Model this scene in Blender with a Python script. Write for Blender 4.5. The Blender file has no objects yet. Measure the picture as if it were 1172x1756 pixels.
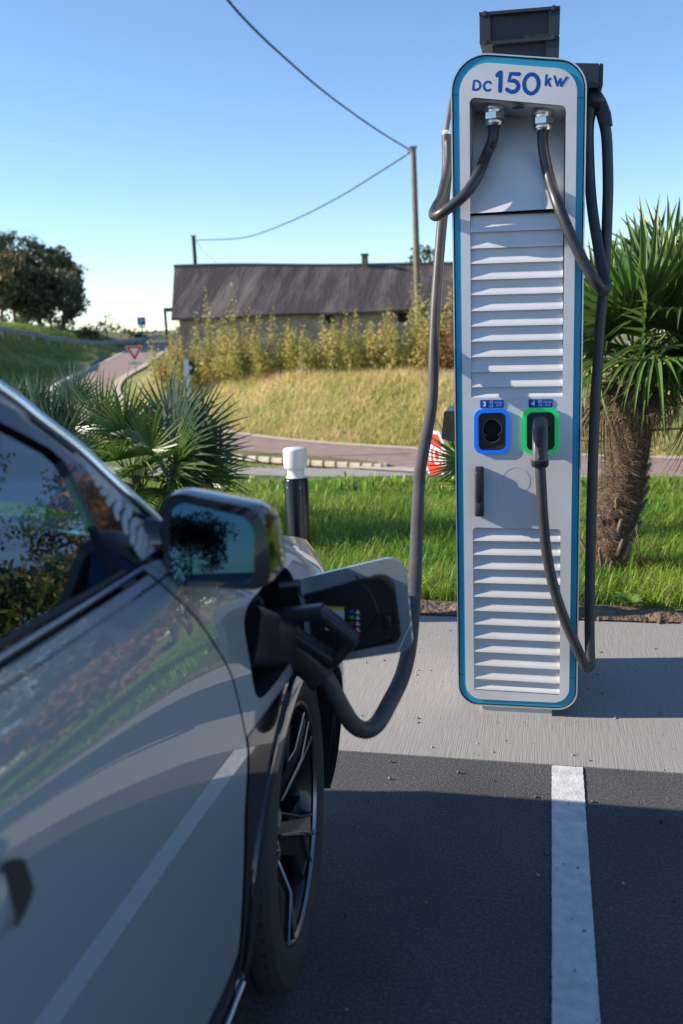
import bpy, bmesh, math, random
import numpy as np
from mathutils import Vector, Matrix
random.seed(7); RNG = np.random.default_rng(7)
SC = bpy.context.scene; COL = SC.collection
PI = math.pi; R = math.radians

# ------------------------------------------------------------------ camera, sky, sun, exposure
# site axes: X along the face of the charger (right), Y away from the parking bays, Z up; origin at the charger's foot
FPX, PITCH, ROLL, HEAD, CAMH = 1580.0, R(11.65), R(2.2), R(13.0), 1.4044
FPX *= 1.0
CAM = np.array([0.11103, -3.16322, CAMH])
def _axes():
    fw = np.array([0, math.cos(PITCH), -math.sin(PITCH)]); rt = np.array([1., 0, 0]); up = np.cross(rt, fw)
    r2 = rt*math.cos(ROLL) - up*math.sin(ROLL); u2 = up*math.cos(ROLL) + rt*math.sin(ROLL)
    m = np.array([[math.cos(HEAD), -math.sin(HEAD), 0], [math.sin(HEAD), math.cos(HEAD), 0], [0, 0, 1]])
    return m@r2, m@u2, m@fw
RT, UP, FW = _axes()
def W(X, Y, Z=0.0):
    """a point given right of / ahead of the camera (level axes) -> site axes"""
    c, s = math.cos(HEAD), math.sin(HEAD)
    return np.array([CAM[0] + c*X - s*Y, CAM[1] + s*X + c*Y, Z])
def ray(x, y):
    return FW + RT*(x-586.0)/FPX - UP*(y-878.0)/FPX
def on(ax, val, x, y):
    d = ray(x, y); return CAM + d*((val-CAM[ax])/d[ax])
def onY(v, x, y): return on(1, v, x, y)
cam_d = bpy.data.cameras.new('camera'); cam = bpy.data.objects.new('camera', cam_d); COL.objects.link(cam); SC.camera = cam
mw = Matrix.Identity(4)
for i in range(3):
    mw[i][0] = RT[i]; mw[i][1] = UP[i]; mw[i][2] = -FW[i]; mw[i][3] = CAM[i]
cam.matrix_world = mw
cam_d.sensor_fit = 'VERTICAL'; cam_d.sensor_height = 36.0; cam_d.lens = FPX/1756*36.0
cam_d.clip_start = 0.05; cam_d.clip_end = 3000
cam_d.dof.use_dof = True; cam_d.dof.focus_distance = 3.2; cam_d.dof.aperture_fstop = 3.2

SUN_EL, SUN_AZ = R(24.5), R(8.5)      # light travels along +X, turned SUN_AZ towards +Y
world = bpy.data.worlds.new('World'); SC.world = world; world.use_nodes = True
nt = world.node_tree; nt.nodes.clear()
sky = nt.nodes.new('ShaderNodeTexSky'); sky.sky_type = 'NISHITA'; sky.sun_disc = False
sky.sun_elevation = SUN_EL; sky.sun_rotation = math.atan2(-math.cos(SUN_AZ), -math.sin(SUN_AZ))
sky.air_density = 0.85; sky.dust_density = 0.0; sky.ozone_density = 1.6; sky.altitude = 50
bg = nt.nodes.new('ShaderNodeBackground'); bg.inputs[1].default_value = 0.09
ow = nt.nodes.new('ShaderNodeOutputWorld')
tn = nt.nodes.new('ShaderNodeMix'); tn.data_type = 'RGBA'; tn.blend_type = 'MULTIPLY'; tn.inputs['Factor'].default_value = 1.0; tn.inputs[7].default_value = (.88,.99,1.13,1)
nt.links.new(sky.outputs[0], tn.inputs[6]); nt.links.new(tn.outputs[2], bg.inputs[0]); nt.links.new(bg.outputs[0], ow.inputs[0])
sd = bpy.data.lights.new('sun', 'SUN'); sun = bpy.data.objects.new('sun', sd); COL.objects.link(sun)
sd.energy = 4.2; sd.angle = R(0.55); sd.color = (1.0, 0.89, 0.74)
dirv = Vector((math.cos(SUN_EL)*math.cos(SUN_AZ), math.cos(SUN_EL)*math.sin(SUN_AZ), -math.sin(SUN_EL)))
sun.rotation_euler = dirv.to_track_quat('-Z', 'Y').to_euler(); sun.location = (-8, -1, 6)
SC.view_settings.view_transform = 'Standard'; SC.view_settings.look = 'None'
SC.view_settings.exposure = 1.12; SC.view_settings.gamma = 1.0; SC.view_settings.use_curve_mapping = False
SC.render.engine = 'CYCLES'
try:
    SC.cycles.use_denoising = True; SC.cycles.max_bounces = 8; SC.cycles.transparent_max_bounces = 24
    SC.cycles.caustics_reflective = False; SC.cycles.caustics_refractive = False; SC.cycles.sample_clamp_indirect = 6.0
except Exception: pass

# ------------------------------------------------------------------ materials
MATS = {}
def mat(name, col, rough=0.5, metal=0.0, col2=None, scale=8.0, detail=5.0, bump=0.0, bscale=40.0, bdist=0.01, coat=0.0, crough=0.03,
        spec=0.5, stretch=None, island=0.0, trans=0.0, ramp=(0.35, 0.65), rough2=None, emit=None):
    if name in MATS: return MATS[name]
    m = bpy.data.materials.new(name); MATS[name] = m; m.use_nodes = True; t = m.node_tree; N = t.nodes; L = t.links
    b = N['Principled BSDF']; out = N['Material Output']
    def setin(k, v):
        if k in b.inputs: b.inputs[k].default_value = v
    c4 = tuple(col)+(1,)
    setin('Base Color', c4); setin('Roughness', rough); setin('Metallic', metal); setin('Coat Weight', coat); setin('Coat Roughness', crough)
    setin('Specular IOR Level', spec)
    tc = N.new('ShaderNodeTexCoord'); vec = tc.outputs['Object']
    if stretch:
        mp = N.new('ShaderNodeMapping'); mp.inputs['Scale'].default_value = stretch; L.new(vec, mp.inputs['Vector']); vec = mp.outputs['Vector']
    colsock = None
    if col2 is not None:
        n = N.new('ShaderNodeTexNoise'); n.inputs['Scale'].default_value = scale; n.inputs['Detail'].default_value = detail; n.inputs['Roughness'].default_value = 0.6
        L.new(vec, n.inputs['Vector'])
        cr = N.new('ShaderNodeValToRGB'); cr.color_ramp.elements[0].position = ramp[0]; cr.color_ramp.elements[1].position = ramp[1]
        cr.color_ramp.elements[0].color = c4; cr.color_ramp.elements[1].color = tuple(col2)+(1,)
        L.new(n.outputs['Fac'], cr.inputs['Fac']); colsock = cr.outputs['Color']
        if rough2 is not None:
            mr = N.new('ShaderNodeMapRange'); mr.inputs['To Min'].default_value = rough; mr.inputs['To Max'].default_value = rough2
            L.new(n.outputs['Fac'], mr.inputs['Value']); L.new(mr.outputs['Result'], b.inputs['Roughness'])
    if island:
        g = N.new('ShaderNodeNewGeometry'); hs = N.new('ShaderNodeHueSaturation'); mr = N.new('ShaderNodeMapRange')
        mr.inputs['To Min'].default_value = 1-island; mr.inputs['To Max'].default_value = 1+island
        L.new(g.outputs['Random Per Island'], mr.inputs['Value']); L.new(mr.outputs['Result'], hs.inputs['Value'])
        mh = N.new('ShaderNodeMapRange'); mh.inputs['To Min'].default_value = 0.5-island*0.05; mh.inputs['To Max'].default_value = 0.5+island*0.05
        ml = N.new('ShaderNodeMath'); ml.operation = 'MULTIPLY'; ml.inputs[1].default_value = 7.31
        fr = N.new('ShaderNodeMath'); fr.operation = 'FRACT'
        L.new(g.outputs['Random Per Island'], ml.inputs[0]); L.new(ml.outputs[0], fr.inputs[0]); L.new(fr.outputs[0], mh.inputs['Value']); L.new(mh.outputs['Result'], hs.inputs['Hue'])
        if colsock: L.new(colsock, hs.inputs['Color'])
        else: hs.inputs['Color'].default_value = c4
        colsock = hs.outputs['Color']
    if colsock: L.new(colsock, b.inputs['Base Color'])
    if bump:
        n2 = N.new('ShaderNodeTexNoise'); n2.inputs['Scale'].default_value = bscale; n2.inputs['Detail'].default_value = 4.0; L.new(vec, n2.inputs['Vector'])
        bp = N.new('ShaderNodeBump'); bp.inputs['Strength'].default_value = bump; bp.inputs['Distance'].default_value = bdist
        L.new(n2.outputs['Fac'], bp.inputs['Height']); L.new(bp.outputs['Normal'], b.inputs['Normal'])
    if emit:
        setin('Emission Color', tuple(emit[:3])+(1,)); setin('Emission Strength', emit[3])
    if trans:
        tr = N.new('ShaderNodeBsdfTranslucent'); mx = N.new('ShaderNodeMixShader'); mx.inputs[0].default_value = trans
        if colsock: L.new(colsock, tr.inputs['Color'])
        else: tr.inputs['Color'].default_value = c4
        L.new(b.outputs[0], mx.inputs[1]); L.new(tr.outputs[0], mx.inputs[2]); L.new(mx.outputs[0], out.inputs['Surface'])
    return m
def glassmat(name, tint, ior=1.5, rough=0.0):
    if name in MATS: return MATS[name]
    m = bpy.data.materials.new(name); MATS[name] = m; m.use_nodes = True; t = m.node_tree; N = t.nodes; L = t.links
    N.remove(N['Principled BSDF']); out = N['Material Output']
    f = N.new('ShaderNodeFresnel'); f.inputs['IOR'].default_value = ior
    tr = N.new('ShaderNodeBsdfTransparent'); tr.inputs['Color'].default_value = tuple(tint)+(1,)
    gl = N.new('ShaderNodeBsdfGlossy'); gl.inputs['Roughness'].default_value = rough
    mx = N.new('ShaderNodeMixShader'); L.new(f.outputs[0], mx.inputs[0]); L.new(tr.outputs[0], mx.inputs[1]); L.new(gl.outputs[0], mx.inputs[2]); L.new(mx.outputs[0], out.inputs['Surface'])
    return m

# ------------------------------------------------------------------ mesh builder
class MB:
    def __init__(s): s.v = []; s.f = []; s.m = None
    def add(s, verts, faces):
        o = len(s.v); s.v += [tuple(float(c) for c in p) for p in verts]; s.f += [tuple(i+o for i in f) for f in faces]; return s
    def box(s, c, size, rot=None):
        hx, hy, hz = size[0]/2, size[1]/2, size[2]/2
        vs = [Vector((x, y, z)) for x in (-hx, hx) for y in (-hy, hy) for z in (-hz, hz)]
        if rot is not None: vs = [rot @ p for p in vs]
        vs = [p + Vector(c) for p in vs]
        return s.add(vs, [(0,1,3,2),(4,6,7,5),(0,4,5,1),(2,3,7,6),(0,2,6,4),(1,5,7,3)])
    def rbox(s, c, size, r, n=3, rot=None):
        """box with rounded edges in all directions"""
        bm = bmesh.new(); bmesh.ops.create_cube(bm, size=1.0)
        for v in bm.verts: v.co = Vector((v.co.x*size[0], v.co.y*size[1], v.co.z*size[2]))
        bmesh.ops.bevel(bm, geom=bm.edges[:], offset=r, segments=n, affect='EDGES', profile=0.5)
        return s.bm(bm, c, rot)
    def bm(s, bm, c=(0,0,0), rot=None):
        bm.verts.index_update(); c = Vector(c)
        s.add([(rot @ v.co if rot is not None else v.co) + c for v in bm.verts], [[v.index for v in f.verts] for f in bm.faces]); bm.free(); return s
    def cyl(s, a, b, r0, r1=None, n=16, caps=True):
        return s.tube([a, b], [r0, r0 if r1 is None else r1], n, caps)
    def tube(s, pts, r, n=12, caps=True, flat=None, nrm=None, round_caps=False):
        P = [Vector(p) for p in pts]; k = len(P)
        rr = list(r) if hasattr(r, '__len__') else [r]*k
        if round_caps:
            t0 = (P[0]-P[1]).normalized(); t1 = (P[-1]-P[-2]).normalized(); r0 = rr[0]; r1 = rr[-1]
            A = [(P[0]+t0*r0*math.sin(a), r0*max(.02, math.cos(a))) for a in (PI/2, R(70), R(45), R(22))]
            B = [(P[-1]+t1*r1*math.sin(a), r1*max(.02, math.cos(a))) for a in (R(22), R(45), R(70), PI/2)]
            P = [p for p, _ in A] + P + [p for p, _ in B]; rr = [q for _, q in A] + rr + [q for _, q in B]; k = len(P)
        T = []
        for i in range(k):
            t = (P[min(i+1, k-1)]-P[max(i-1, 0)]); T.append(t.normalized() if t.length > 1e-9 else Vector((0,0,1)))
        up = Vector((0,0,1)) if abs(T[0].z) < 0.9 else Vector((1,0,0)); a = T[0].cross(up).normalized()
        vs = []
        for i in range(k):
            if nrm is not None:
                nn = Vector(nrm); a = T[i].cross(nn).normalized(); b = nn
            else:
                a = (a - T[i]*a.dot(T[i])).normalized(); b = T[i].cross(a)
            for j in range(n):
                th = 2*PI*j/n; fr = rr[i] if flat is None else min(flat, rr[i])
                vs.append(P[i] + a*(rr[i]*math.cos(th)) + b*(fr*math.sin(th)))
        fs = [(i*n+j, i*n+(j+1) % n, (i+1)*n+(j+1) % n, (i+1)*n+j) for i in range(k-1) for j in range(n)]
        if caps: fs += [tuple(range(n-1, -1, -1)), tuple((k-1)*n+j for j in range(n))]
        return s.add(vs, fs)
    def lathe(s, prof, o=(0,0,0), ax=(0,0,1), n=32, a0=0.0, a1=2*PI):
        """prof: (radius, height along axis)"""
        ax = Vector(ax).normalized(); e = ax.orthogonal().normalized(); g = ax.cross(e); o = Vector(o); full = abs(a1-a0-2*PI) < 1e-6
        m = n if full else n+1; vs = []
        for r_, h in prof:
            for j in range(m):
                th = a0+(a1-a0)*j/n; vs.append(o + ax*h + (e*math.cos(th)+g*math.sin(th))*r_)
        fs = [(i*m+j, i*m+(j+1) % m, (i+1)*m+(j+1) % m, (i+1)*m+j) for i in range(len(prof)-1) for j in range(n)]
        return s.add(vs, fs)
    def prism(s, out, y0, y1, F=None, cap0=True, cap1=True):
        """2D outline (a,b) pushed from depth y0 to y1; F(a,b,y) -> point"""
        F = F or (lambda a, b, y: (a, y, b)); n = len(out)
        vs = [F(a, b, y0) for a, b in out] + [F(a, b, y1) for a, b in out]
        fs = [(i, (i+1) % n, n+(i+1) % n, n+i) for i in range(n)]
        if cap0: fs.append(tuple(range(n)))
        if cap1: fs.append(tuple(range(2*n-1, n-1, -1)))
        return s.add(vs, fs)
    def ring(s, o1, o2, y0, y1, F=None):
        """ring between two outlines of equal count, with depth"""
        F = F or (lambda a, b, y: (a, y, b)); n = len(o1)
        vs = [F(*p, y0) for p in o1]+[F(*p, y0) for p in o2]+[F(*p, y1) for p in o1]+[F(*p, y1) for p in o2]
        fs = []
        for i in range(n):
            j = (i+1) % n
            fs += [(i, j, n+j, n+i), (2*n+i, 3*n+i, 3*n+j, 2*n+j), (i, 2*n+i, 2*n+j, j), (n+i, n+j, 3*n+j, 3*n+i)]
        return s.add(vs, fs)
    def plate(s, outer, holes, y0, y1, F=None):
        F = F or (lambda a, b, y: (a, y, b)); bm = bmesh.new(); es = []
        for loop in [outer]+holes:
            vv = [bm.verts.new((a, b, 0)) for a, b in loop]; es += [bm.edges.new((vv[i], vv[(i+1) % len(vv)])) for i in range(len(vv))]
        bmesh.ops.triangle_fill(bm, edges=es, use_beauty=True, use_dissolve=False)
        bm.verts.index_update(); co = [(v.co.x, v.co.y) for v in bm.verts]; tri = [[v.index for v in f.verts] for f in bm.faces]; bm.free()
        s.add([F(a, b, y0) for a, b in co], tri); s.add([F(a, b, y1) for a, b in co], [t[::-1] for t in tri])
        for loop in [outer]+holes: s.prism(loop, y0, y1, F, False, False)
        return s
    def grid(s, fn, nu, nv):
        vs = [fn(i/nu, j/nv) for j in range(nv+1) for i in range(nu+1)]
        return s.add(vs, [(j*(nu+1)+i, j*(nu+1)+i+1, (j+1)*(nu+1)+i+1, (j+1)*(nu+1)+i) for j in range(nv) for i in range(nu)])
    def build(s, name, m, parent=None, smooth=None, loc=None):
        o0 = Vector((0,0,0)); p = parent
        while p is not None: o0 += p.location; p = p.parent
        if loc is not None: o0 += Vector(loc)
        me = bpy.data.meshes.new(name); me.from_pydata([(a-o0.x, b-o0.y, c-o0.z) for a, b, c in s.v], [], s.f)
        bm = bmesh.new(); bm.from_mesh(me); bmesh.ops.recalc_face_normals(bm, faces=bm.faces[:]); bm.to_mesh(me); bm.free()
        me.materials.append(m)
        if smooth is not None:
            me.polygons.foreach_set('use_smooth', [True]*len(me.polygons))
            if smooth < 170: me.set_sharp_from_angle(angle=R(smooth))
        o = bpy.data.objects.new(name, me); COL.objects.link(o); o.parent = parent
        if loc is not None: o.location = loc
        return o
def npmesh(name, verts, faces, m, parent=None, kind=None, fn=3):
    """many small faces from numpy arrays (all faces of fn corners)"""
    me = bpy.data.meshes.new(name); nv, nf = len(verts), len(faces)
    o0 = np.zeros(3); p = parent
    while p is not None: o0 = o0+np.array(p.location); p = p.parent
    me.vertices.add(nv); me.vertices.foreach_set('co', (np.asarray(verts, dtype=np.float64)-o0).astype(np.float32).ravel())
    me.loops.add(nf*fn); me.loops.foreach_set('vertex_index', np.asarray(faces, dtype=np.int32).ravel())
    me.polygons.add(nf); me.polygons.foreach_set('loop_start', np.arange(0, nf*fn, fn, dtype=np.int32))
    me.update(calc_edges=True); me.validate(); me.materials.append(m)
    o = bpy.data.objects.new(name, me); COL.objects.link(o); o.parent = parent
    if kind: o['kind'] = kind
    return o
def tag(o, label, cat, group=None):
    o['label'] = label; o['category'] = cat
    if group: o['group'] = group
    return o
def thing(name, label, cat, loc=(0,0,0), group=None):
    o = bpy.data.objects.new(name, None); COL.objects.link(o); o.location = [float(c) for c in loc]; o.empty_display_size = 0.1
    return tag(o, label, cat, group)
def struct(o): o['kind'] = 'structure'; return o
def copy_tree(o, parent=None):
    c = o.copy(); COL.objects.link(c)
    if parent is not None: c.parent = parent
    for ch in list(o.children): copy_tree(ch, c)
    return c
def rquad(c, rad, n=8):
    """rounded polygon from corner points c (in order) and a radius per corner"""
    out = []; k = len(c)
    for i in range(k):
        p = np.array(c[i], float); a = np.array(c[i-1], float)-p; b = np.array(c[(i+1) % k], float)-p
        la, lb = np.linalg.norm(a), np.linalg.norm(b); a /= la; b /= lb
        ang = math.acos(max(-1, min(1, float(a@b)))); r = rad[i] if hasattr(rad, '__len__') else rad
        d = min(r/math.tan(ang/2), la*.49, lb*.49); r = d*math.tan(ang/2)
        bis = (a+b)/np.linalg.norm(a+b); ce = p+bis*(r/math.sin(ang/2)); p0 = p+a*d; p1 = p+b*d
        t0 = math.atan2(*(p0-ce)[::-1]); t1 = math.atan2(*(p1-ce)[::-1]); dt = (t1-t0+PI) % (2*PI)-PI
        for q in range(n+1):
            t = t0+dt*q/n; out.append((ce[0]+r*math.cos(t), ce[1]+r*math.sin(t)))
    return out
def spline(pts, n=12):
    P = [np.array(p, float) for p in pts]; P = [2*P[0]-P[1]]+P+[2*P[-1]-P[-2]]; out = []
    for i in range(1, len(P)-2):
        for q in range(n):
            t = q/n; a, b, c, d = P[i-1:i+3]
            out.append(.5*((2*b)+(c-a)*t+(2*a-5*b+4*c-d)*t*t+(3*b-a-3*c+d)*t**3))
    out.append(P[-2]); return out
def smooth01(x): x = np.clip(x, 0, 1); return x*x*(3-2*x)
def pcurve(xs, ys, sig=0.02, n=400):
    """smoothed interpolation through a list of points"""
    g = np.linspace(xs[0], xs[-1], n); y = np.interp(g, xs, ys); w = max(1, int(sig*n)); ker = np.exp(-0.5*(np.arange(-3*w, 3*w+1)/w)**2); ker /= ker.sum()
    yp = np.concatenate([2*y[0]-y[3*w:0:-1], y, 2*y[-1]-y[-2:-3*w-2:-1]]); ys2 = np.convolve(yp, ker, 'valid')
    return lambda x: float(np.interp(x, g, ys2))
def text_mesh(body, size, m, parent, F, name='lettering', bold=0.0, ext=0.0004, align='CENTER'):
    """flat print: a font outline turned into a mesh; F maps (a,b,depth) to the site"""
    cu = bpy.data.curves.new('t', 'FONT'); cu.body = body; cu.size = size; cu.align_x = align; cu.align_y = 'CENTER'; cu.offset = bold; cu.extrude = ext; cu.resolution_u = 3
    ob = bpy.data.objects.new('t', cu); COL.objects.link(ob); dg = bpy.context.evaluated_depsgraph_get(); me = ob.evaluated_get(dg).to_mesh()
    mb = MB(); mb.add([F(v.co.x, v.co.y, v.co.z) for v in me.vertices], [list(p.vertices) for p in me.polygons]); ob.evaluated_get(dg).to_mesh_clear()
    bpy.data.objects.remove(ob); bpy.data.curves.remove(cu)
    return mb.build(name, m, parent)

# ------------------------------------------------------------------ ground: parking bays, concrete pad, verge, roads, banks
asphalt_m = mat('asphalt', (0.062,0.064,0.071), 0.8, col2=(0.165,0.165,0.166), scale=120, bump=.8, bscale=250, bdist=0.013, ramp=(0.45,0.75))
t = asphalt_m.node_tree; _b = t.nodes['Principled BSDF']
_n = t.nodes.new('ShaderNodeTexNoise'); _n.inputs['Scale'].default_value = 2.2; _n.inputs['Detail'].default_value = 6
_tc = t.nodes.new('ShaderNodeTexCoord'); t.links.new(_tc.outputs['Object'], _n.inputs['Vector'])
_mx = t.nodes.new('ShaderNodeMix'); _mx.data_type = 'RGBA'; _mx.blend_type = 'MULTIPLY'; _mx.inputs['Factor'].default_value = 0.7
_cr = t.nodes.new('ShaderNodeValToRGB'); _cr.color_ramp.elements[0].position = .3; _cr.color_ramp.elements[1].position = .75
_cr.color_ramp.elements[0].color = (.55,.55,.55,1); _cr.color_ramp.elements[1].color = (1.35,1.3,1.25,1)
_l = _b.inputs['Base Color'].links[0].from_socket; t.links.new(_n.outputs['Fac'], _cr.inputs['Fac'])
t.links.new(_l, _mx.inputs[6]); t.links.new(_cr.outputs['Color'], _mx.inputs[7]); t.links.new(_mx.outputs[2], _b.inputs['Base Color'])
paint_m = mat('road_paint', (0.48,0.485,0.49), 0.65, col2=(0.66,0.66,0.66), scale=22, bump=.4, bscale=170, bdist=.006)
conc_m = mat('brushed_concrete', (0.24,0.231,0.222), 0.85, col2=(0.315,0.304,0.29), scale=2.0, stretch=(130,3.5,1), bump=.45, bscale=2.0, bdist=0.004, detail=8, ramp=(.3,.7))
soil_m = mat('soil', (0.09,0.062,0.042), 0.95, col2=(0.2,0.145,0.1), scale=14, bump=1.0, bscale=30, bdist=0.04, detail=8)
turf_m = mat('turf', (0.05,0.085,0.018), 0.95, col2=(0.09,0.13,0.03), scale=7, bump=.8, bscale=30, bdist=0.05)
red_m = mat('red_asphalt', (0.25,0.175,0.155), 0.85, col2=(0.32,0.24,0.215), scale=3, bump=.3, bscale=60)
grey_m = mat('grey_asphalt', (0.28,0.265,0.25), 0.85, col2=(0.34,0.325,0.305), scale=2, bump=.3, bscale=60)
pale_m = mat('pale_gravel', (0.42,0.36,0.28), 0.9, col2=(0.55,0.49,0.4), scale=9, bump=.6, bscale=40)

def sheet(name, x0, x1, y0, y1, z, m):
    return struct(MB().add([(x0,y0,z),(x1,y0,z),(x1,y1,z),(x0,y1,z)], [(0,1,2,3)]).build(name, m))
sheet('parking_lot', -60, 70, -90, -0.39, 0.0, asphalt_m)
struct(MB().box((5, 0.335, -0.08), (130, 1.45, 0.168)).build('concrete_pad', conc_m))
MBl = MB(); n = 400                                      # worn edges on the painted bay line
ls = [(0.124+RNG.normal(0,.0005), -0.395-3.8*i/n) for i in range(n+1)]; rs = [(0.219+RNG.normal(0,.0005), -0.395-3.8*i/n) for i in range(n+1)]
MBl.add([(a,b,.004) for a,b in ls]+[(a,b,.004) for a,b in rs], [(i, i+1, n+2+i, n+1+i) for i in range(n)])
struct(MBl.build('parking_line', paint_m))
o = MB().add([(2.62,-.395,.004),(2.72,-.395,.004),(2.72,-5,.004),(2.62,-5,.004)], [(0,1,2,3)]).build('parking_line', paint_m); struct(o)

# far side of the road (right edge of the carriageway) as seen ahead of the camera: X, Y, Z
EDGE = np.array([(60,-2,-1.8),(40,7,-1.75),(16,14.6,-1.65),(6.7,18.7,-1.6),(1.8,21.5,-1.6),(-2.1,25,-1.6),(-6,30,-1.45),(-8.5,35.5,-1.1),(-9.7,41,-.75),(-10.1,48,-.45),(-11.0,58,-.1),(-12.5,72,.2),(-14,90,.2),(-18,130,-1.5)], float)
EDGE = np.array(spline(EDGE, 8))
def edge_near(X, Y):
    X = np.asarray(X, float); Y = np.asarray(Y, float); best = np.full(X.shape, 1e9); s = np.zeros(X.shape); zc = np.zeros(X.shape)
    for a, b in zip(EDGE[:-1], EDGE[1:]):
        d = b-a; L2 = d[0]**2+d[1]**2; tt = np.clip(((X-a[0])*d[0]+(Y-a[1])*d[1])/L2, 0, 1)
        px, py = a[0]+tt*d[0], a[1]+tt*d[1]; dd = np.hypot(X-px, Y-py); cr = d[0]*(Y-py)-d[1]*(X-px)
        sg = np.where(cr < 0, 1.0, -1.0)     # right-hand side of travel = barn side
        k = dd < best; best = np.where(k, dd, best); s = np.where(k, sg*dd, s); zc = np.where(k, a[2]+tt*d[2], zc)
    return s, zc
def site(X, Y):
    c, sn = math.cos(HEAD), math.sin(HEAD); return CAM[0]+c*X-sn*Y, CAM[1]+sn*X+c*Y
def level(u, v):
    c, sn = math.cos(HEAD), math.sin(HEAD); du, dv = u-CAM[0], v-CAM[1]; return c*du+sn*dv, -sn*du+c*dv
def lumps(X, Y, f, a, seed=0):
    return a*(np.sin(X*f+seed)*np.cos(Y*f*1.3+seed*2)+.5*np.sin(X*f*2.3+Y*f*1.9+seed))
def height(u, v):
    X, Y = level(u, v); s, zc = edge_near(X, Y)
    zv = -1.72*smooth01((v-4.5)/8.0)+lumps(X, Y, 1.7, .015)*smooth01((v-1.1)/.5)
    near = np.where(v < 12.5, zv, np.minimum(-1.7, zc-.06))
    emb = zc-.06+(2.35-zc*.5-smooth01((Y-45)/35)*.8)*smooth01((-s-3.5)/6.0)+lumps(X, Y, .9, .05, 2)*smooth01((-s-3.5)/2)
    far = smooth01((Y-27)/8.0)
    left = near*(1-far)+emb*far
    top = np.where(Y < 33, -.15, np.maximum(-.15, zc+.25))
    top = np.where(X > 6, -.15-.04*(X-6), top)
    right = zc-.06+(top-zc+.06)*smooth01((s-.3)/2.3)+lumps(X, Y, 1.3, .06, 1)*smooth01((s-.6)/1.5)
    blend = smooth01((s+.25)/.35)
    z = left*(1-blend)+right*blend
    z = np.where((s > -3.3) & (s <= .2), np.minimum(z, zc-.06), z)
    return z
def hz(u, v): return float(height(np.array([u]), np.array([v]))[0])
us = np.concatenate([np.linspace(-60,-24,16), np.linspace(-23,16,118), np.linspace(17,62,18)]); vs = np.concatenate([np.linspace(1.055,9,34), np.linspace(9.4,48,100), np.linspace(49,140,50)])
U, V = np.meshgrid(us, vs); Z = height(U, V); nu, nv = len(us), len(vs)
ii = np.arange(nv-1)[:,None]*nu+np.arange(nu-1)[None,:]; F4 = np.stack([ii, ii+1, ii+1+nu, ii+nu], -1).reshape(-1,4)
terr_m = mat('meadow', (0.30,0.25,0.10), 0.95, col2=(0.13,0.17,0.04), scale=.8, detail=8, bump=1.0, bscale=9, bdist=0.12, ramp=(.35,.6))
to = npmesh('terrain', np.stack([U, V, Z], -1).reshape(-1,3), F4, terr_m, kind='structure', fn=4)
to.data.polygons.foreach_set('use_smooth', [True]*len(to.data.polygons))
to.data.materials.append(turf_m)
ctr = (V[:-1,:-1].reshape(-1) < 12); to.data.polygons.foreach_set('material_index', ctr.astype(np.int32))
a = 1500; far_m = mat('far_fields', (0.10,0.12,0.04), .95, col2=(0.16,0.15,0.06), scale=.02)
MBf = MB(); q = [(-60,1.06),(62,1.06),(62,139),(-60,139)]; Q = [(-a,1.06),(a,1.06),(a,a),(-a,a)]
MBf.add([(x,y,-.9) for x,y in q]+[(x,y,-.9 if y < 5 else -1.5) for x,y in Q], [(0,3,7,4),(1,5,6,2),(3,2,6,7)]); struct(MBf.build('far_ground', far_m))

def strip(name, s0, s1, i0, i1, m, dz=0.0, taper=None):
    vs = []
    for i in range(i0, i1):
        p = EDGE[i]; d = EDGE[min(i+1, len(EDGE)-1)]-EDGE[max(i-1, 0)]; nrm = np.array([d[1], -d[0]])/math.hypot(d[0], d[1])
        for s in (s0, s1):
            q = p[:2]+nrm*s; vs.append(W(q[0], q[1], p[2]+dz))
    k = i1-i0
    return struct(MB().add(vs, [(2*i, 2*i+1, 2*i+3, 2*i+2) for i in range(k-1)]).build(name, m))
NE = len(EDGE)
strip('red_road', -2.4, 0.0, 4, NE, red_m)
strip('road_shoulder', 0.0, 0.34, 4, NE, pale_m, .012)
strip('road_edge_line', -2.56, -2.402, 40, NE, paint_m, .02)
strip('road_divider_line', -2.85, -2.402, 10, 33, pale_m, .004)
strip('grey_road', -7.9, -2.85, 4, 33, grey_m, -.02)
q = EDGE[32]; dd = EDGE[33]-EDGE[31]; nn = np.array([dd[1], -dd[0]])/math.hypot(dd[0], dd[1]); p0 = q[:2]-2.85*nn; p1 = q[:2]-7.9*nn
MBg = MB(); MBg.add([W(*p0,-1.62), W(*p1,-1.62), W(p1[0]-22,p1[1]+6,-1.62), W(p0[0]-22,p0[1]+6,-1.62)], [(0,1,2,3)]); struct(MBg.build('side_road', grey_m))

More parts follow.
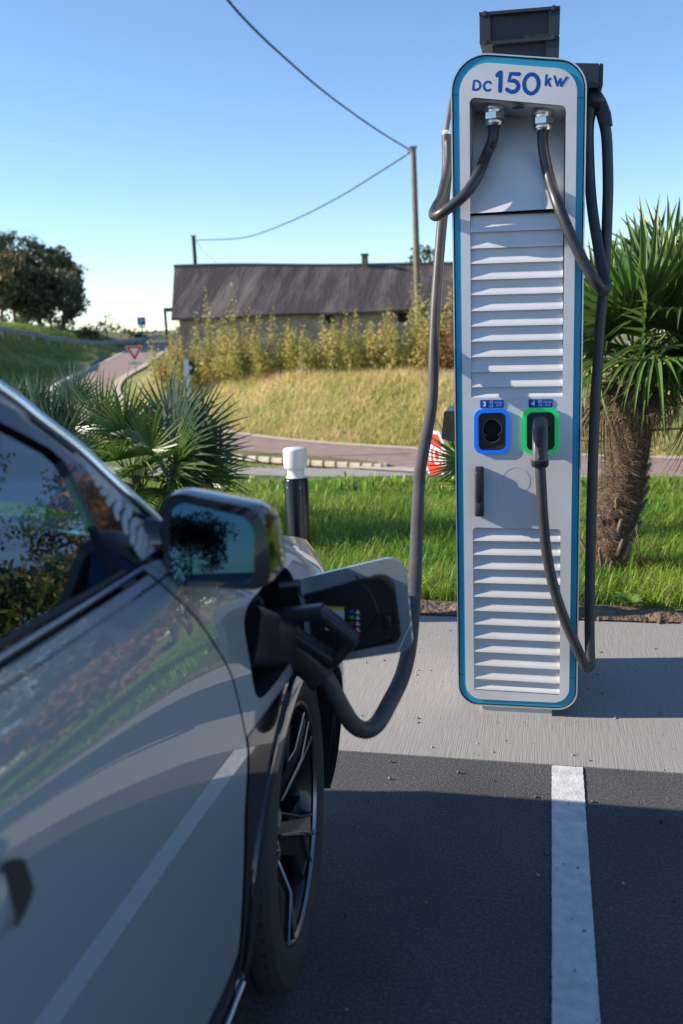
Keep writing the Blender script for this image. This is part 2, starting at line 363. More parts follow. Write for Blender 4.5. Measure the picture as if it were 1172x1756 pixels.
# traffic island with a kerb of separate stones
isl = thing('traffic_island', 'low grassy traffic island with pale kerb stones between the red and grey lanes', 'traffic island', W(-1.5, 20.75, -1.6))
pts = [(-3.6,.45),(-2.2,.12),(0,-.05),(2.0,-.08),(3.3,.05),(2.2,.38),(0,.52),(-2,.68)]
pts2 = spline(pts+[pts[0]], 5)[:-1]
MB().prism([tuple(p) for p in pts2], 0, .07, lambda x, y, z: W(-1.5+x*.72+y*.55, 20.75-x*.5+y*.8, -1.6+z)).build('turf_top', mat('island_turf', (.13,.15,.04), .9, col2=(.2,.17,.08), scale=4, bump=1, bscale=30, bdist=.05), isl)
kst = None
for i in range(len(pts2)):
    a_, b_ = np.array(pts2[i]), np.array(pts2[(i+1) % len(pts2)]); m_ = (a_+b_)/2*1.04; c_ = W(-1.5+m_[0]*.72+m_[1]*.55, 20.75-m_[0]*.5+m_[1]*.8, -1.60)
    d_ = b_-a_; w0 = W(0,0); w1 = W(d_[0]*.72+d_[1]*.55, -d_[0]*.5+d_[1]*.8); ang = math.atan2(w1[1]-w0[1], w1[0]-w0[0])
    if kst is None: kst = MB().rbox((0,0,0), (.3,.13,.13), .02, 1).build('kerb_stone', pale_m, None); k_ = kst
    else: k_ = kst.copy(); COL.objects.link(k_)
    k_.parent = isl; k_.location = Vector(c_)-isl.location; k_.rotation_euler = (0,0,ang); k_.scale.x = np.linalg.norm(w1-w0)*.92/.3

# ------------------------------------------------------------------ foliage tools
def leaf_cloud(C, n, size, seed=0, aspect=.55, up=.3, shell=.55):
    """C: list of (centre, radii) clumps; leaf-sized four-cornered faces spread through them"""
    r = np.random.default_rng(seed); P = []
    w = np.array([rd[0]*rd[1]*rd[2] for _, rd in C])**.75; cnt = np.maximum(1, (n*w/w.sum()).astype(int))
    for (c, rd), k in zip(C, cnt):
        d = r.normal(size=(k,3)); d /= np.linalg.norm(d, axis=1)[:,None]; rr = (shell+(1-shell)*r.random(k)**.7)*(1+.18*r.normal(size=k))
        P.append(np.array(c)+d*rr[:,None]*np.array(rd))
    P = np.concatenate(P); k = len(P)
    nrm = r.normal(size=(k,3)); nrm[:,2] += up; nrm /= np.linalg.norm(nrm, axis=1)[:,None]
    t_ = np.cross(nrm, r.normal(size=(k,3))); t_ /= np.linalg.norm(t_, axis=1)[:,None]; b_ = np.cross(nrm, t_)
    L = size*(.6+.8*r.random(k))[:,None]
    v = np.stack([P-t_*L*.5, P+b_*L*aspect*.5-nrm*L*.06, P+t_*L*.5, P-b_*L*aspect*.5-nrm*L*.06], 1).reshape(-1,3)
    return v, np.arange(4*k).reshape(-1,4)
bark_m = mat('bark', (.09,.07,.05), .9, col2=(.16,.13,.1), scale=12, bump=1, bscale=20, bdist=.03)
twig_m = mat('twig', (.13,.09,.055), .9, col2=(.2,.15,.09), scale=12)
def limbs(mb, base, h, r, n, spread, seed, r_end=.25):
    rr = random.Random(seed); b = Vector(base); top = b+Vector((rr.uniform(-.06,.06)*h, rr.uniform(-.06,.06)*h, h*.75))
    mid = (b+top)/2+Vector((rr.uniform(-.04,.04)*h, rr.uniform(-.04,.04)*h, 0)); tr = [Vector(p) for p in spline([b, mid, top], 5)]
    k = len(tr); mb.tube(tr, [r*(1-.75*i/(k-1)) for i in range(k)], 8); ends = []
    for i in range(n):
        f = rr.uniform(.28, .95); p = tr[int(f*(k-1))]; an = i*2.4+rr.random(); l = h*spread*rr.uniform(.6,1.1)*(1.15-f*.6)
        e = p+Vector((math.cos(an)*l, math.sin(an)*l, l*rr.uniform(.35,.9))); m_ = (p+e)/2+Vector((0,0,-.08*l))
        q = [Vector(a) for a in spline([p, m_, e], 4)]; r0 = r*(1-.7*f)*.55; mb.tube(q, [r0*(1-.8*j/(len(q)-1)) for j in range(len(q))], 6); ends.append(e)
    return ends+[top]
def tree(name, label, base, h, width, m, seed, n=3500, leaf=.25, group=None, crown_from=.25, nl=12, cat='tree', loose=1.0, shell=.55, trunk_r=None, mt=None):
    T = thing(name, label, cat, base, group); mb = MB(); rr = random.Random(seed)
    ends = limbs(mb, base, h*.95, trunk_r or h*.022, nl, width/h*.42, seed); mb.build('trunk', mt or bark_m, T, smooth=60)
    C = []
    for e in ends:
        for q in range(2):
            s_ = width*rr.uniform(.13,.24)*loose; C.append(((e.x+rr.uniform(-.4,.4)*s_, e.y+rr.uniform(-.4,.4)*s_, max(base[2]+h*crown_from, e.z+rr.uniform(-.5,.6)*s_)), (s_, s_, s_*rr.uniform(.6,.95))))
    for q in range(int(nl*1.0)):
        an = rr.random()*6.28; f = rr.random(); z = base[2]+h*(crown_from+(1-crown_from)*f*.92); rad = width*.5*math.sqrt(max(.05, 1-(2*f-.75)**2*.85))*rr.uniform(.35,.95); s_ = width*rr.uniform(.12,.2)*loose
        C.append(((base[0]+math.cos(an)*rad, base[1]+math.sin(an)*rad, z), (s_, s_, s_*.8)))
    v, f = leaf_cloud(C, n, leaf, seed, shell=shell); npmesh('crown', v, f, m, T, fn=4)
    return T
leaf_dark = mat('leaf_dark', (.075,.10,.05), .6, col2=(.14,.145,.07), scale=.35, island=.45, trans=.3)
leaf_olive = mat('leaf_olive', (.14,.12,.05), .6, col2=(.09,.10,.04), scale=.35, island=.45, trans=.3)
leaf_green = mat('leaf_green', (.06,.10,.025), .6, col2=(.10,.12,.03), scale=.5, island=.45, trans=.35)
leaf_gold = mat('leaf_gold', (.50,.41,.14), .6, col2=(.36,.38,.12), scale=1.1, island=.5, trans=.4, ramp=(.4,.6))
leaf_lime = mat('leaf_lime', (.34,.35,.09), .6, col2=(.52,.39,.11), scale=1.3, island=.5, trans=.4, ramp=(.4,.65))
leaf_red = mat('leaf_red', (.42,.15,.07), .6, col2=(.1,.12,.03), scale=2.5, island=.4, trans=.35)

# wood on the left behind the embankment
def P(x, y, D): return CAM+ray(x, y)*D
def Wpx(x, Y, z=None):
    X = (x-586)/FPX*Y*1.0; p = W(X, Y); return (p[0], p[1], hz(p[0], p[1]) if z is None else z)
G = 'trees of the wood behind the guard rail'
for i, (x, Y, h, w, m, lab, kind) in enumerate([
    (-70,74,8.6,6.5,leaf_dark,'dark oak at the far left edge of the wood behind the guard rail','oak_tree'),
    (12,70,7.9,5.0,leaf_olive,'brownish olive tree second from the left in the wood','oak_tree'),
    (52,79,8.4,5.0,leaf_dark,'tall dark green tree in the middle of the wood','oak_tree'),
    (92,72,7.6,4.6,leaf_dark,'dark tree with a tall rounded top right of the middle of the wood','oak_tree'),
    (133,76,7.1,4.4,leaf_olive,'feathery tree at the right end of the wood beside open sky','oak_tree'),
    (30,64,5.4,6.0,leaf_olive,'low brown undergrowth tree in front of the wood, left','young_oak'),
    (112,66,4.3,5.0,leaf_dark,'low dark bushy tree in front of the wood, right','young_oak')]):
    tree(kind, lab, Wpx(x, Y), h, w, m, 20+i, 6500, .30, G, .08, 20, loose=.8, shell=.35)
tree('bare_tree', 'small nearly leafless tree on the skyline between wood and barn', Wpx(205,70), 2.7, 2.4, leaf_olive, 41, 260, .16, None, .3, 22, mt=twig_m)
tree('roadside_bush', 'rounded olive bush on the skyline left of the bare tree', Wpx(170,66), 1.3, 1.8, leaf_olive, 42, 900, .16, None, .05, 8, cat='bush')
tree('roadside_bush', 'low dark bush under the blue parking sign', Wpx(258,75), .9, 1.8, leaf_dark, 43, 500, .16, None, .05, 6, cat='bush')
tree('lime_tree', 'yellow green tree rising behind the barn roof beside the utility pole', Wpx(742,52), 5.6, 3.2, leaf_green, 44, 3000, .26, None, .2, 12)
fv, ff = leaf_cloud([((W(X, 210)[0], W(X, 210)[1], -.5), (9, 9, 2.0+1.2*math.sin(X*.21))) for X in range(-150, 140, 9)], 9000, 1.3, 5)
npmesh('distant_treeline', fv, ff, leaf_dark, None, 'stuff', 4)

# shrubs along the top of the bank in front of the barn
def shrub(x, Y, h, w, m, seed, label, n=6200, leaf=.08):
    w *= 1.75; b = Wpx(x, Y); T = thing('hedge_shrub', label, 'shrub', b, 'autumn shrubs on top of the bank'); rr = random.Random(seed); mb = MB(); C = []
    for i in range(11):
        an = rr.random()*6.28; hh = h*rr.uniform(.4,1.1); sp = w*.5*rr.random()**.5; e = Vector(b)+Vector((math.cos(an)*sp, math.sin(an)*sp, hh)); s0 = Vector(b)+Vector((math.cos(an)*sp*.3, math.sin(an)*sp*.3, -.1))
        q = [Vector(a) for a in spline([s0, (s0+e)/2+Vector((math.cos(an)*sp*.25, math.sin(an)*sp*.25, 0)), e], 5)]; mb.tube(q, [.018*(1-.85*j/(len(q)-1)) for j in range(len(q))], 5)
        for j in range(2, len(q)):
            f = j/(len(q)-1); s_ = w*.2*(1.15-f*.95); C.append((tuple(q[j]), (s_, s_, s_*1.2)))
    mb.build('stems', twig_m, T); v, f = leaf_cloud(C, n, leaf, seed, shell=.25); npmesh('foliage', v, f, m, T, fn=4); return T
for i, (x, Y, h, w, m, lab) in enumerate([
    (318,32,2.2,1.3,leaf_gold,'golden shrub at the left end of the row by the barn gable'),
    (352,31,2.1,1.3,leaf_lime,'olive shrub second in the row from the barn gable'),
    (397,30.2,2.75,1.2,leaf_gold,'tallest golden shrub with bare sprigs reaching up the roof'),
    (436,29.7,2.0,1.2,leaf_gold,'orange tinted shrub right of the tallest golden one'),
    (480,29.2,1.7,1.2,leaf_lime,'small yellow green shrub below the middle of the barn wall'),
    (520,28.7,1.5,1.0,leaf_lime,'lowest shrub in the row, left of the broken fence'),
    (556,28.2,1.65,1.1,leaf_lime,'green shrub with reddish tips standing at the fence'),
    (590,27.8,1.6,1.1,leaf_gold,'sparse golden shrub in the middle of the fence'),
    (632,27.4,1.75,1.1,leaf_lime,'yellow green shrub with a thin sprig left of the utility pole'),
    (672,27.0,1.75,1.0,leaf_gold,'narrow golden shrub just left of the utility pole'),
    (712,26.5,2.5,1.3,leaf_lime,'large lime green shrub in front of the utility pole'),
    (752,26.1,2.6,1.3,leaf_gold,'large golden shrub right of the utility pole'),
    (792,25.8,2.3,1.4,leaf_red,'reddish shrub half hidden behind the charging station')]):
    shrub(x, Y, h, w, m, 60+i, lab)

# grasses
def blades(name, pos, h, wd, m, seed, lean=.5, segs=3, droop=.9):
    r = np.random.default_rng(seed); k = len(pos); an = r.random(k)*2*PI; H = h[0]+(h[1]-h[0])*r.random(k)**1.3; Wd = wd[0]+(wd[1]-wd[0])*r.random(k)
    d = np.stack([np.cos(an), np.sin(an), np.zeros(k)], 1); sd = np.stack([-np.sin(an), np.cos(an), np.zeros(k)], 1); bend = lean*(.3+r.random(k))
    V = []
    for j in range(segs):
        f = j/segs; c = pos+d*(bend*H*f**1.8)[:,None]+np.array([0,0,1.])*(H*(f-.28*droop*bend*f*f))[:,None]; w_ = (Wd*(1-f*.55)*.5)[:,None]; V += [c-sd*w_, c+sd*w_]
    V.append(pos+d*(bend*H)[:,None]+np.array([0,0,1.])*(H*(1-.28*droop*bend))[:,None]); m_ = 2*segs+1
    v = np.stack(V, 1).reshape(-1,3); b = np.arange(k)[:,None]*m_; fs = []
    for j in range(segs-1): fs += [b+[2*j,2*j+1,2*j+3], b+[2*j,2*j+3,2*j+2]]
    fs.append(b+[2*segs-2, 2*segs-1, 2*segs])
    return npmesh(name, v, np.concatenate(fs), m, None, 'stuff', 3)
def scatter(n, y0, y1, xl, xr, seed):
    r = np.random.default_rng(seed); Y = y0+(y1-y0)*r.random(n)**1.35; X = (xl+(xr-xl)*r.random(n))*Y; u, v = site(X, Y); return u, v, X, Y, r
grass_m = mat('grass_blade', (.12,.28,.025), .5, col2=(.34,.46,.06), scale=2.2, island=.6, trans=.5)
u, v, X, Y, r = scatter(150000, 4.1, 9.3, -.44, .43, 11)
patch = np.sin(u*2.1+1)*np.cos(v*1.7)+.5*np.sin(u*5+v*3)
k = (v > 1.19+.10*np.abs(np.sin(u*3.1))+.07*r.random(len(u))) & (v < 4.95) & ~((np.hypot(u-.43, v-1.95) < .15))
k &= (v > 1.4) | (r.random(len(u)) < .55) | (u < -.3)
u, v = u[k], v[k]; pos = np.stack([u, v, height(u, v)-.01], 1)
gsel = RNG.random(len(u)) < .8; dead = RNG.random(len(u)) < .035; blades('dead_grass', pos[dead], (.05,.16), (.003,.006), mat('dead_blade', (.42,.33,.17), .7, island=.3, trans=.3), 10, 1.0)
blades('grass', pos[gsel & (v <= 3.9)], (.04,.125), (.003,.0065), grass_m, 12, .75)
gsel |= v > 3.9; blades('tall_grass', pos[~gsel], (.09,.19), (.003,.006), grass_m, 13, .8)
blades('back_grass', pos[v > 3.9], (.03,.085), (.003,.0065), grass_m, 9, .8)
r = np.random.default_rng(15); n = 900; u = -3+6.3*r.random(n); v = 4.1+.75*r.random(n); blades('verge_weeds', np.stack([u, v, height(u, v)-.01], 1), (.05,.13), (.012,.035), grass_m, 14, .5)
dry_m = mat('dry_grass', (.78,.63,.36), .7, col2=(.60,.54,.20), scale=.4, detail=8, island=.4, trans=.4, ramp=(.38,.62))
r = np.random.default_rng(16); n = 150000; Y = 20+16*r.random(n); X = (-.27+.75*r.random(n))*Y; s, zc = edge_near(X, Y); k = (s > .45) & (s < 7); u, v = site(X[k], Y[k])
blades('dry_grass', np.stack([u, v, height(u, v)-.02], 1), (.12,.42), (.01,.02), dry_m, 17, .8)
edge_g = mat('edge_grass', (.26,.38,.05), .6, col2=(.36,.40,.10), scale=.8, island=.4, trans=.45)
r = np.random.default_rng(18); n = 60000; Y = 17+20*r.random(n); X = (-.27+.75*r.random(n))*Y; s, zc = edge_near(X, Y); k = (s > .34) & (s < 1.3); u, v = site(X[k], Y[k])
blades('roadside_grass', np.stack([u, v, height(u, v)-.02], 1), (.08,.22), (.01,.02), edge_g, 19, .7)
bank_m = mat('bank_grass', (.15,.29,.045), .6, col2=(.27,.33,.09), scale=.6, island=.4, trans=.4)
r = np.random.default_rng(20); n = 70000; Y = 30+45*r.random(n); X = (-.42+.28*r.random(n))*Y; s, zc = edge_near(X, Y); k = (s < -3.6) & (s > -14); u, v = site(X[k], Y[k])
blades('bank_grass', np.stack([u, v, height(u, v)-.02], 1), (.15,.4), (.02,.04), bank_m, 21, .7)
# soil strip with clods along the back of the pad
r = np.random.default_rng(22); k = 2600; u = -2.6+5.4*r.random(k); v = 1.065+.2*r.random(k)**1.2; sz = .004+.016*r.random(k)**3
oct_v = np.array([(1,0,0),(-1,0,0),(0,1,0),(0,-1,0),(0,0,1),(0,0,-1)], float); oct_f = np.array([(0,2,4),(2,1,4),(1,3,4),(3,0,4),(2,0,5),(1,2,5),(3,1,5),(0,3,5)])
vv = oct_v[None]*sz[:,None,None]*(1+.35*r.normal(size=(k,6,3)))+np.stack([u, v, np.full(k, .006)], 1)[:,None]
npmesh('soil_clods', vv.reshape(-1,3), (oct_f[None]+np.arange(k)[:,None,None]*6).reshape(-1,3), soil_m, None, 'stuff')
n_ = 220; MBs = MB()
MBs.grid(lambda a, b: (-4+8*a, 1.061+b*(.17+.05*math.sin(a*60)), .012+.022*math.sin(b*PI)*(1+.6*math.sin(a*171)*math.sin(a*53))), n_, 5); struct(MBs.build('soil_strip', soil_m, smooth=80))
r = np.random.default_rng(23); k = 700; u = -1.2+2.6*r.random(k); v = -1.7+2.72*r.random(k); sz = .0015+.006*r.random(k)**5
vv = oct_v[None]*sz[:,None,None]*(1+.3*r.normal(size=(k,6,3)))+np.stack([u, v, np.full(k, .005)], 1)[:,None]
npmesh('grit', vv.reshape(-1,3), (oct_f[None]+np.arange(k)[:,None,None]*6).reshape(-1,3), mat('grit_stone', (.16,.15,.14), .9, island=.8), None, 'stuff')

# ------------------------------------------------------------------ barn, fence, poles, wires, signs
wall_m = mat('rubble_stone', (.24,.18,.125), .9, col2=(.50,.42,.32), scale=2.6, detail=8, bump=1, bscale=6, bdist=.06, ramp=(.3,.7))
slate_m = mat('old_roof_slate', (.062,.05,.046), .8, col2=(.23,.19,.165), scale=1.5, stretch=(1,.16,.16), detail=9, bump=.7, bscale=9, bdist=.04, ramp=(.45,.78))
dark_m = mat('dark_opening', (.012,.011,.01), .9)
YAW = R(5); A = np.array([-6.25, 38.0])
def BW(a, b, z):                                  # along the front wall, into the barn, up
    return W(A[0]+a*math.cos(YAW)-b*math.sin(YAW), A[1]+a*math.sin(YAW)+b*math.cos(YAW), z)
barn = thing('stone_barn', 'long low stone barn with a dark slate roof behind the shrubs', 'barn', BW(0,0,-.6))
L_ = 16.0
mb = MB(); mb.prism([(0,-.9),(L_,-.9),(L_,1.85),(0,1.85)], 0, .45, lambda a, z, y: BW(a, y, z)); mb.build('front_wall', wall_m, barn)
mb = MB(); mb.prism([(.45,-.9),(5.9,-.9),(5.9,1.8),(3.2,3.75),(.45,1.85)], 0, .4, lambda b, z, y: BW(.02+y, b, z)); mb.build('gable_wall', wall_m, barn)
mb = MB(); mb.prism([(-.9,-.9),(.0,-.9),(.0,1.45),(-.12,1.45),(-.5,.6)], -.12, .5, lambda a, z, y: BW(a-.003, y, z)); mb.build('buttress', wall_m, barn)
mb = MB()
def roofp(f, g, off):                             # sagging ridge and eave
    a = -.28+(L_+.5)*f; sag = .025*math.sin(f*3.0*PI)-.38*f+.012*math.sin(f*13); z = 1.80+(4.02-1.80)*g+sag*g-.02*math.sin(f*17)*(1-g)+.05*math.sin(PI*g)*-1; b = -.35+3.5*g; return BW(a, b, z+off)
mb.grid(lambda f, g: roofp(f, g, 0), 60, 8); mb.grid(lambda f, g: roofp(f, g, -.09), 60, 8); mb.grid(lambda f, g: roofp(f, 0, -.09*g), 60, 1); mb.grid(lambda f, g: roofp(0, f, -.09*g), 8, 1)
roof = mb.build('roof', slate_m, barn)
mb = MB(); mb.grid(lambda f, g: BW(-.28+(L_+.5)*f, 3.15+3.4*g, 4.0-2.4*g-.38*f*(1-g)), 30, 4); mb.build('rear_roof', slate_m, barn)
MB().tube([BW(-.3+(L_+.5)*f, 3.15, 4.02+.025*math.sin(f*3*PI)-.38*f+.012*math.sin(f*13)) for f in np.linspace(0,1,30)], .08, 8).build('ridge', mat('ridge_tiles', (.1,.12,.11), .8, col2=(.16,.17,.15), scale=5), roof)
mb = MB(); mb.box((0,0,.22), (.24,.24,.6)); mb.box((0,0,.5), (.32,.32,.08))
mb.v = [tuple(np.array(p)+BW(8.0,3.1,3.75)) for p in mb.v]; mb.build('chimney', mat('chimney_clay', (.11,.09,.08), .9), roof)
for a0, w_, z0, z1 in ((5.9,.38,1.35,1.68),(8.9,.45,1.3,1.66),(11.4,.5,.9,1.5)):
    mb = MB(); mb.prism([(a0,z0),(a0+w_,z0),(a0+w_,z1),(a0,z1)], -.006, .01, lambda a, z, y: BW(a, y, z)); mb.build('opening', dark_m, barn)
    mb = MB(); mb.prism([(a0-.15,z1),(a0+w_+.15,z1),(a0+w_+.15,z1+.13),(a0-.15,z1+.13)], -.03, .02, lambda a, z, y: BW(a, y, z)); mb.build('lintel', mat('old_oak', (.12,.085,.06), .9), barn)

fence = thing('timber_fence', 'weathered pale timber rail fence among the shrubs on the bank', 'fence', W(-2.6,28.4,-.2))
wood_m = mat('weathered_wood', (.42,.36,.28), .85, col2=(.56,.5,.41), scale=6, stretch=(1,1,8), bump=.5, bscale=20)
def FX(i): return -1.0+i*1.5, 27.7+.06*i
for i in range(8):
    x, y = FX(i); p = W(x, y); g = hz(p[0], p[1]); MB().rbox((p[0],p[1],.12), (.1,.1,.95), .008, 1).build('post', wood_m, fence)
    if i < 7:
        x2, y2 = FX(i+1)
        for j, z in enumerate((.44,.02)):
            a_ = Vector(W(x, y-.07, z+random.uniform(-.03,.03))); b_ = Vector(W(x2, y2-.07, z+random.uniform(-.04,.04))); d_ = b_-a_; rot = d_.to_track_quat('X','Z').to_matrix(); MB().rbox((a_+b_)/2, (d_.length*1.0,.035,.12), .006, 1, rot).build('rail', wood_m, fence)

rail = thing('guard_rail', 'low metal guard rail along the top of the left embankment', 'guard rail', Wpx(60,50))
galv_m = mat('galvanised_steel', (.28,.29,.30), .6, .4, col2=(.2,.21,.22), scale=3)
gp = []
for i in range(26):
    Y = 33+i*2.0; X = -17.4-.02*(Y-33)+smooth01((Y-40)/40)*3.2; p = W(X, Y); z = hz(p[0], p[1]); gp.append(Vector((p[0], p[1], z+.5)))
    MB().box((p[0],p[1],z+.25), (.07,.11,.72)).build('post', galv_m, rail)
prof = [(0,.15),(.05,.10),(.05,.05),(0,.01),(.05,-.04),(.05,-.09),(0,-.14)]
mb = MB(); nn_ = len(prof); vs_ = []
for i, p in enumerate(gp):
    t_ = (gp[min(i+1, len(gp)-1)]-gp[max(0, i-1)]).normalized(); s_ = Vector((t_.y, -t_.x, 0))
    for a_, b_ in prof: vs_.append(p+s_*(a_+.06)+Vector((0,0,b_)))
mb.add(vs_, [(i*nn_+j, i*nn_+j+1, (i+1)*nn_+j+1, (i+1)*nn_+j) for i in range(len(gp)-1) for j in range(nn_-1)]); mb.build('rail', galv_m, rail)

pole_m = mat('old_pole_wood', (.13,.105,.075), .9, col2=(.24,.2,.15), scale=5, stretch=(6,6,.6), bump=.6, bscale=12)
pt = P(709,254,31.0); pb = P(719.5,560,31.3); pb[2] = -.6
up_ = thing('utility_pole', 'tall timber utility pole leaning slightly behind the lime shrub', 'utility pole', pb)
MB().tube([pb, (pb+pt)/2, pt], [.125,.11,.095], 12).build('pole', pole_m, up_, smooth=50)
MB().box(pt+np.array([0,0,.03]), (.24,.24,.05)).build('pole_cap', galv_m, up_); MB().tube([pt+[-.05,0,-.12], pt+[-.2,0,-.1], pt+[-.22,0,-.2]], .02, 6).build('wire_hook', galv_m, up_)
st = P(332,405,48.0); sb = st.copy(); sb[2] = -.5
sp = thing('utility_pole', 'short dark pole standing up behind the left end of the barn roof', 'utility pole', sb)
MB().tube([sb, st], [.12,.10], 10).build('pole', mat('dark_pole', (.05,.045,.04), .9), sp, smooth=50); MB().box(st+np.array([0,0,.02]), (.26,.26,.04)).build('pole_cap', galv_m, sp)
wire_m = mat('cable_sheath', (.02,.022,.026), .6)
def wire(label, pts, rad, twist=0.0):
    q = [Vector(p) for p in spline(pts, 10)]
    if not twist: mb = MB().tube(q, rad, 6)
    else:
        fine = [Vector(p) for p in spline(q, 6)]; mb = MB()
        for s_ in range(3):
            w_ = []
            d_ = 0
            for i, p in enumerate(fine):
                if i: d_ += (p-fine[i-1]).length
                th = d_*twist+s_*2.094; w_.append(p+Vector((0, math.cos(th), math.sin(th)))*rad+Vector((math.cos(th),0,0))*rad*.5)
            mb.tube(w_, rad*.8, 5)
    o = mb.build('power_line', wire_m, None, smooth=80); return tag(o, label, 'power line')
wire('twisted overhead cable coming down from the top edge to the tall pole', [P(330,-75,13.5), P(388,-4,15.5), P(425,38,17), P(480,91,19.5), P(560,160,23.5), P(640,218,28), P(703,257,31)], .017, 9.0)
wire('overhead cable sagging from the tall pole to the short pole at the barn', [P(703,262,31), P(650,296,33), P(580,339,36), P(500,379,40), P(420,407,44), P(338,412,48)], .016, 9.0)
wire('short service wire dropping from the short pole to the barn ridge', [P(335,410,48), P(350,432,46), P(371,449,42.5)], .012)

def ngon(n, r, a0=0): return [(r*math.cos(a0+2*PI*i/n), r*math.sin(a0+2*PI*i/n)) for i in range(n)]
def frameF(c, facing):
    """plane frame at c whose visible face looks along 'facing' (horizontal); a = to the viewer's right, b = up, depth grows towards the viewer"""
    f = Vector((facing[0], facing[1], 0)).normalized(); rt = Vector((0,0,1)).cross(f); c = Vector(c)
    return lambda a, b, d: tuple(c+rt*a+Vector((0,0,1))*b+f*d)
red_s = mat('sign_red', (.55,.035,.02), .4); white_s = mat('sign_white', (.75,.75,.73), .4); blue_s = mat('sign_blue', (.015,.12,.42), .4); black_s = mat('sign_black', (.02,.02,.02), .45)
def to_cam(c): return (CAM[0]-c[0], CAM[1]-c[1])
# stop sign, seen at a steep angle behind the charging station
c = P(748,781,12.6); tc_ = Vector((*to_cam(c),0)).normalized(); fc = Matrix.Rotation(R(-64), 3, 'Z') @ tc_
F = frameF(c, fc); g = hz(c[0], c[1])
ss = thing('stop_sign', 'red octagonal STOP sign on a post beside the junction, seen at a steep angle', 'road sign', (c[0], c[1], g))
MB().prism(ngon(8, .365, PI/8), 0, .02, F).build('border_plate', white_s, ss); MB().prism(ngon(8, .325, PI/8), .02, .024, F).build('red_face', red_s, ss)
text_mesh('STOP', .30, white_s, ss, lambda a, b, d: F(a, b*1.15, d+.0265), bold=.008)
MB().cyl(F(0,.25,-.04), (F(0,0,-.04)[0], F(0,0,-.04)[1], g-.2), .03, n=10).build('post', galv_m, ss, smooth=50)
# give-way sign up the red road
c = P(230.5,602,44.0); F = frameF(c, to_cam(c)); g = hz(c[0], c[1])
ys = thing('yield_sign', 'red and white give way triangle with a small plate beside the red road', 'road sign', (c[0], c[1], g))
tri = lambda r: rquad([(-r*.866, r*.5), (0, -r), (r*.866, r*.5)], r*.1, 4)
MB().prism(tri(.49), 0, .02, F).build('border_plate', white_s, ys); MB().prism(tri(.44), .02, .026, F).build('red_face', red_s, ys); MB().prism(tri(.25), .026, .032, F).build('white_centre', white_s, ys)
MB().prism(rquad([(-.33,-.68),(.33,-.68),(.33,-.47),(-.33,-.47)], .02, 3), 0, .02, F).build('small_plate', white_s, ys); text_mesh('50 m', .15, black_s, ys, lambda a, b, d: F(a, b-.575, d+.0225))
MB().cyl(F(0,.2,-.04), (F(0,0,-.04)[0], F(0,0,-.04)[1], g-.2), .035, n=8).build('post', galv_m, ys)
# parking sign on the skyline
c = P(243,551,68.0); F = frameF(c, to_cam(c)); g = hz(c[0], c[1])
ps = thing('parking_sign', 'blue square parking sign with a white P on the skyline', 'road sign', (c[0], c[1], g))
MB().prism(rquad([(-.3,-.3),(.3,-.3),(.3,.3),(-.3,.3)], .04, 3), 0, .03, F).build('blue_plate', blue_s, ps); text_mesh('P', .52, white_s, ps, lambda a, b, d: F(a, b, d+.034), bold=.012)
MB().prism([(-.28,-.47),(.28,-.47),(.28,-.35),(-.28,-.35)], 0, .03, F).build('small_plate', white_s, ps); MB().cyl(F(0,.2,-.06), (F(0,0,-.06)[0], F(0,0,-.06)[1], g-.5), .05, n=8).build('post', galv_m, ps)
# direction post with black arrow blade
c = P(321,632,21.0); F = frameF(c, to_cam(c)); g = hz(c[0], c[1])
dp = thing('direction_post', 'white marker post with a black arrow blade pointing right, behind the left palm', 'road sign', (c[0], c[1], g))
MB().prism([(-.065,-1.5),(.045,-1.5),(.045,.19),(-.065,.19)], -.04, .04, F).build('post', white_s, dp); MB().prism([(.045,-.15),(.11,-.15),(.2,.02),(.11,.17),(.045,.17)], -.02, .02, F).build('arrow_blade', black_s, dp); MB().prism([(.047,-.03),(.09,-.03),(.12,.02),(.09,.06),(.047,.06)], .02, .024, F).build('white_mark', white_s, dp)
# dark gallows post by the barn gable
c = P(286,570,47.0); F = frameF(c, to_cam(c))
gp_ = thing('gallows_post', 'dark steel post with a short side arm next to the barn gable', 'post', (c[0], c[1], hz(c[0], c[1])))
MB().prism([(-.07,-1.2),(.07,-1.2),(.07,1.22),(-.07,1.22)], -.07, .07, F).build('upright', mat('dark_steel', (.08,.085,.09), .6, .3), gp_); MB().prism([(.072,1.02),(.5,1.02),(.5,1.22),(.072,1.22)], -.06, .06, F).build('arm', mat('dark_steel', (0,0,0)), gp_)
# bollard at the back of the pad
bx, by = -1.045, .93
bo = thing('bollard', 'black tubular bollard with a white cap at the back edge of the concrete pad', 'bollard', (bx, by, 0))
blk_gloss = mat('black_gloss', (.006,.006,.008), .22, spec=.4)
MB().lathe([(0,0),(.0565,0),(.0565,.69),(.053,.697),(.048,.7),(0,.7)], (bx,by,.002), n=40).build('tube', blk_gloss, bo, smooth=40)
MB().lathe([(.046,.69),(.047,.703),(.040,.712),(.040,.738),(.043,.742),(.0545,.748),(.0555,.752),(.0555,.828),(.0535,.834),(.048,.838),(0,.839)], (bx,by,.002), n=40).build('cap', mat('white_plastic', (.72,.71,.69), .45, col2=(.66,.65,.63), scale=30), bo, smooth=40)
for s_ in (-1, 1): MB().lathe([(0,.003),(.005,.002),(.006,0)], (bx+s_*.055*.55, by-.0565*.83, .66), (s_*.55,-.83,0), 10).build('rivet', galv_m, bo, smooth=60)

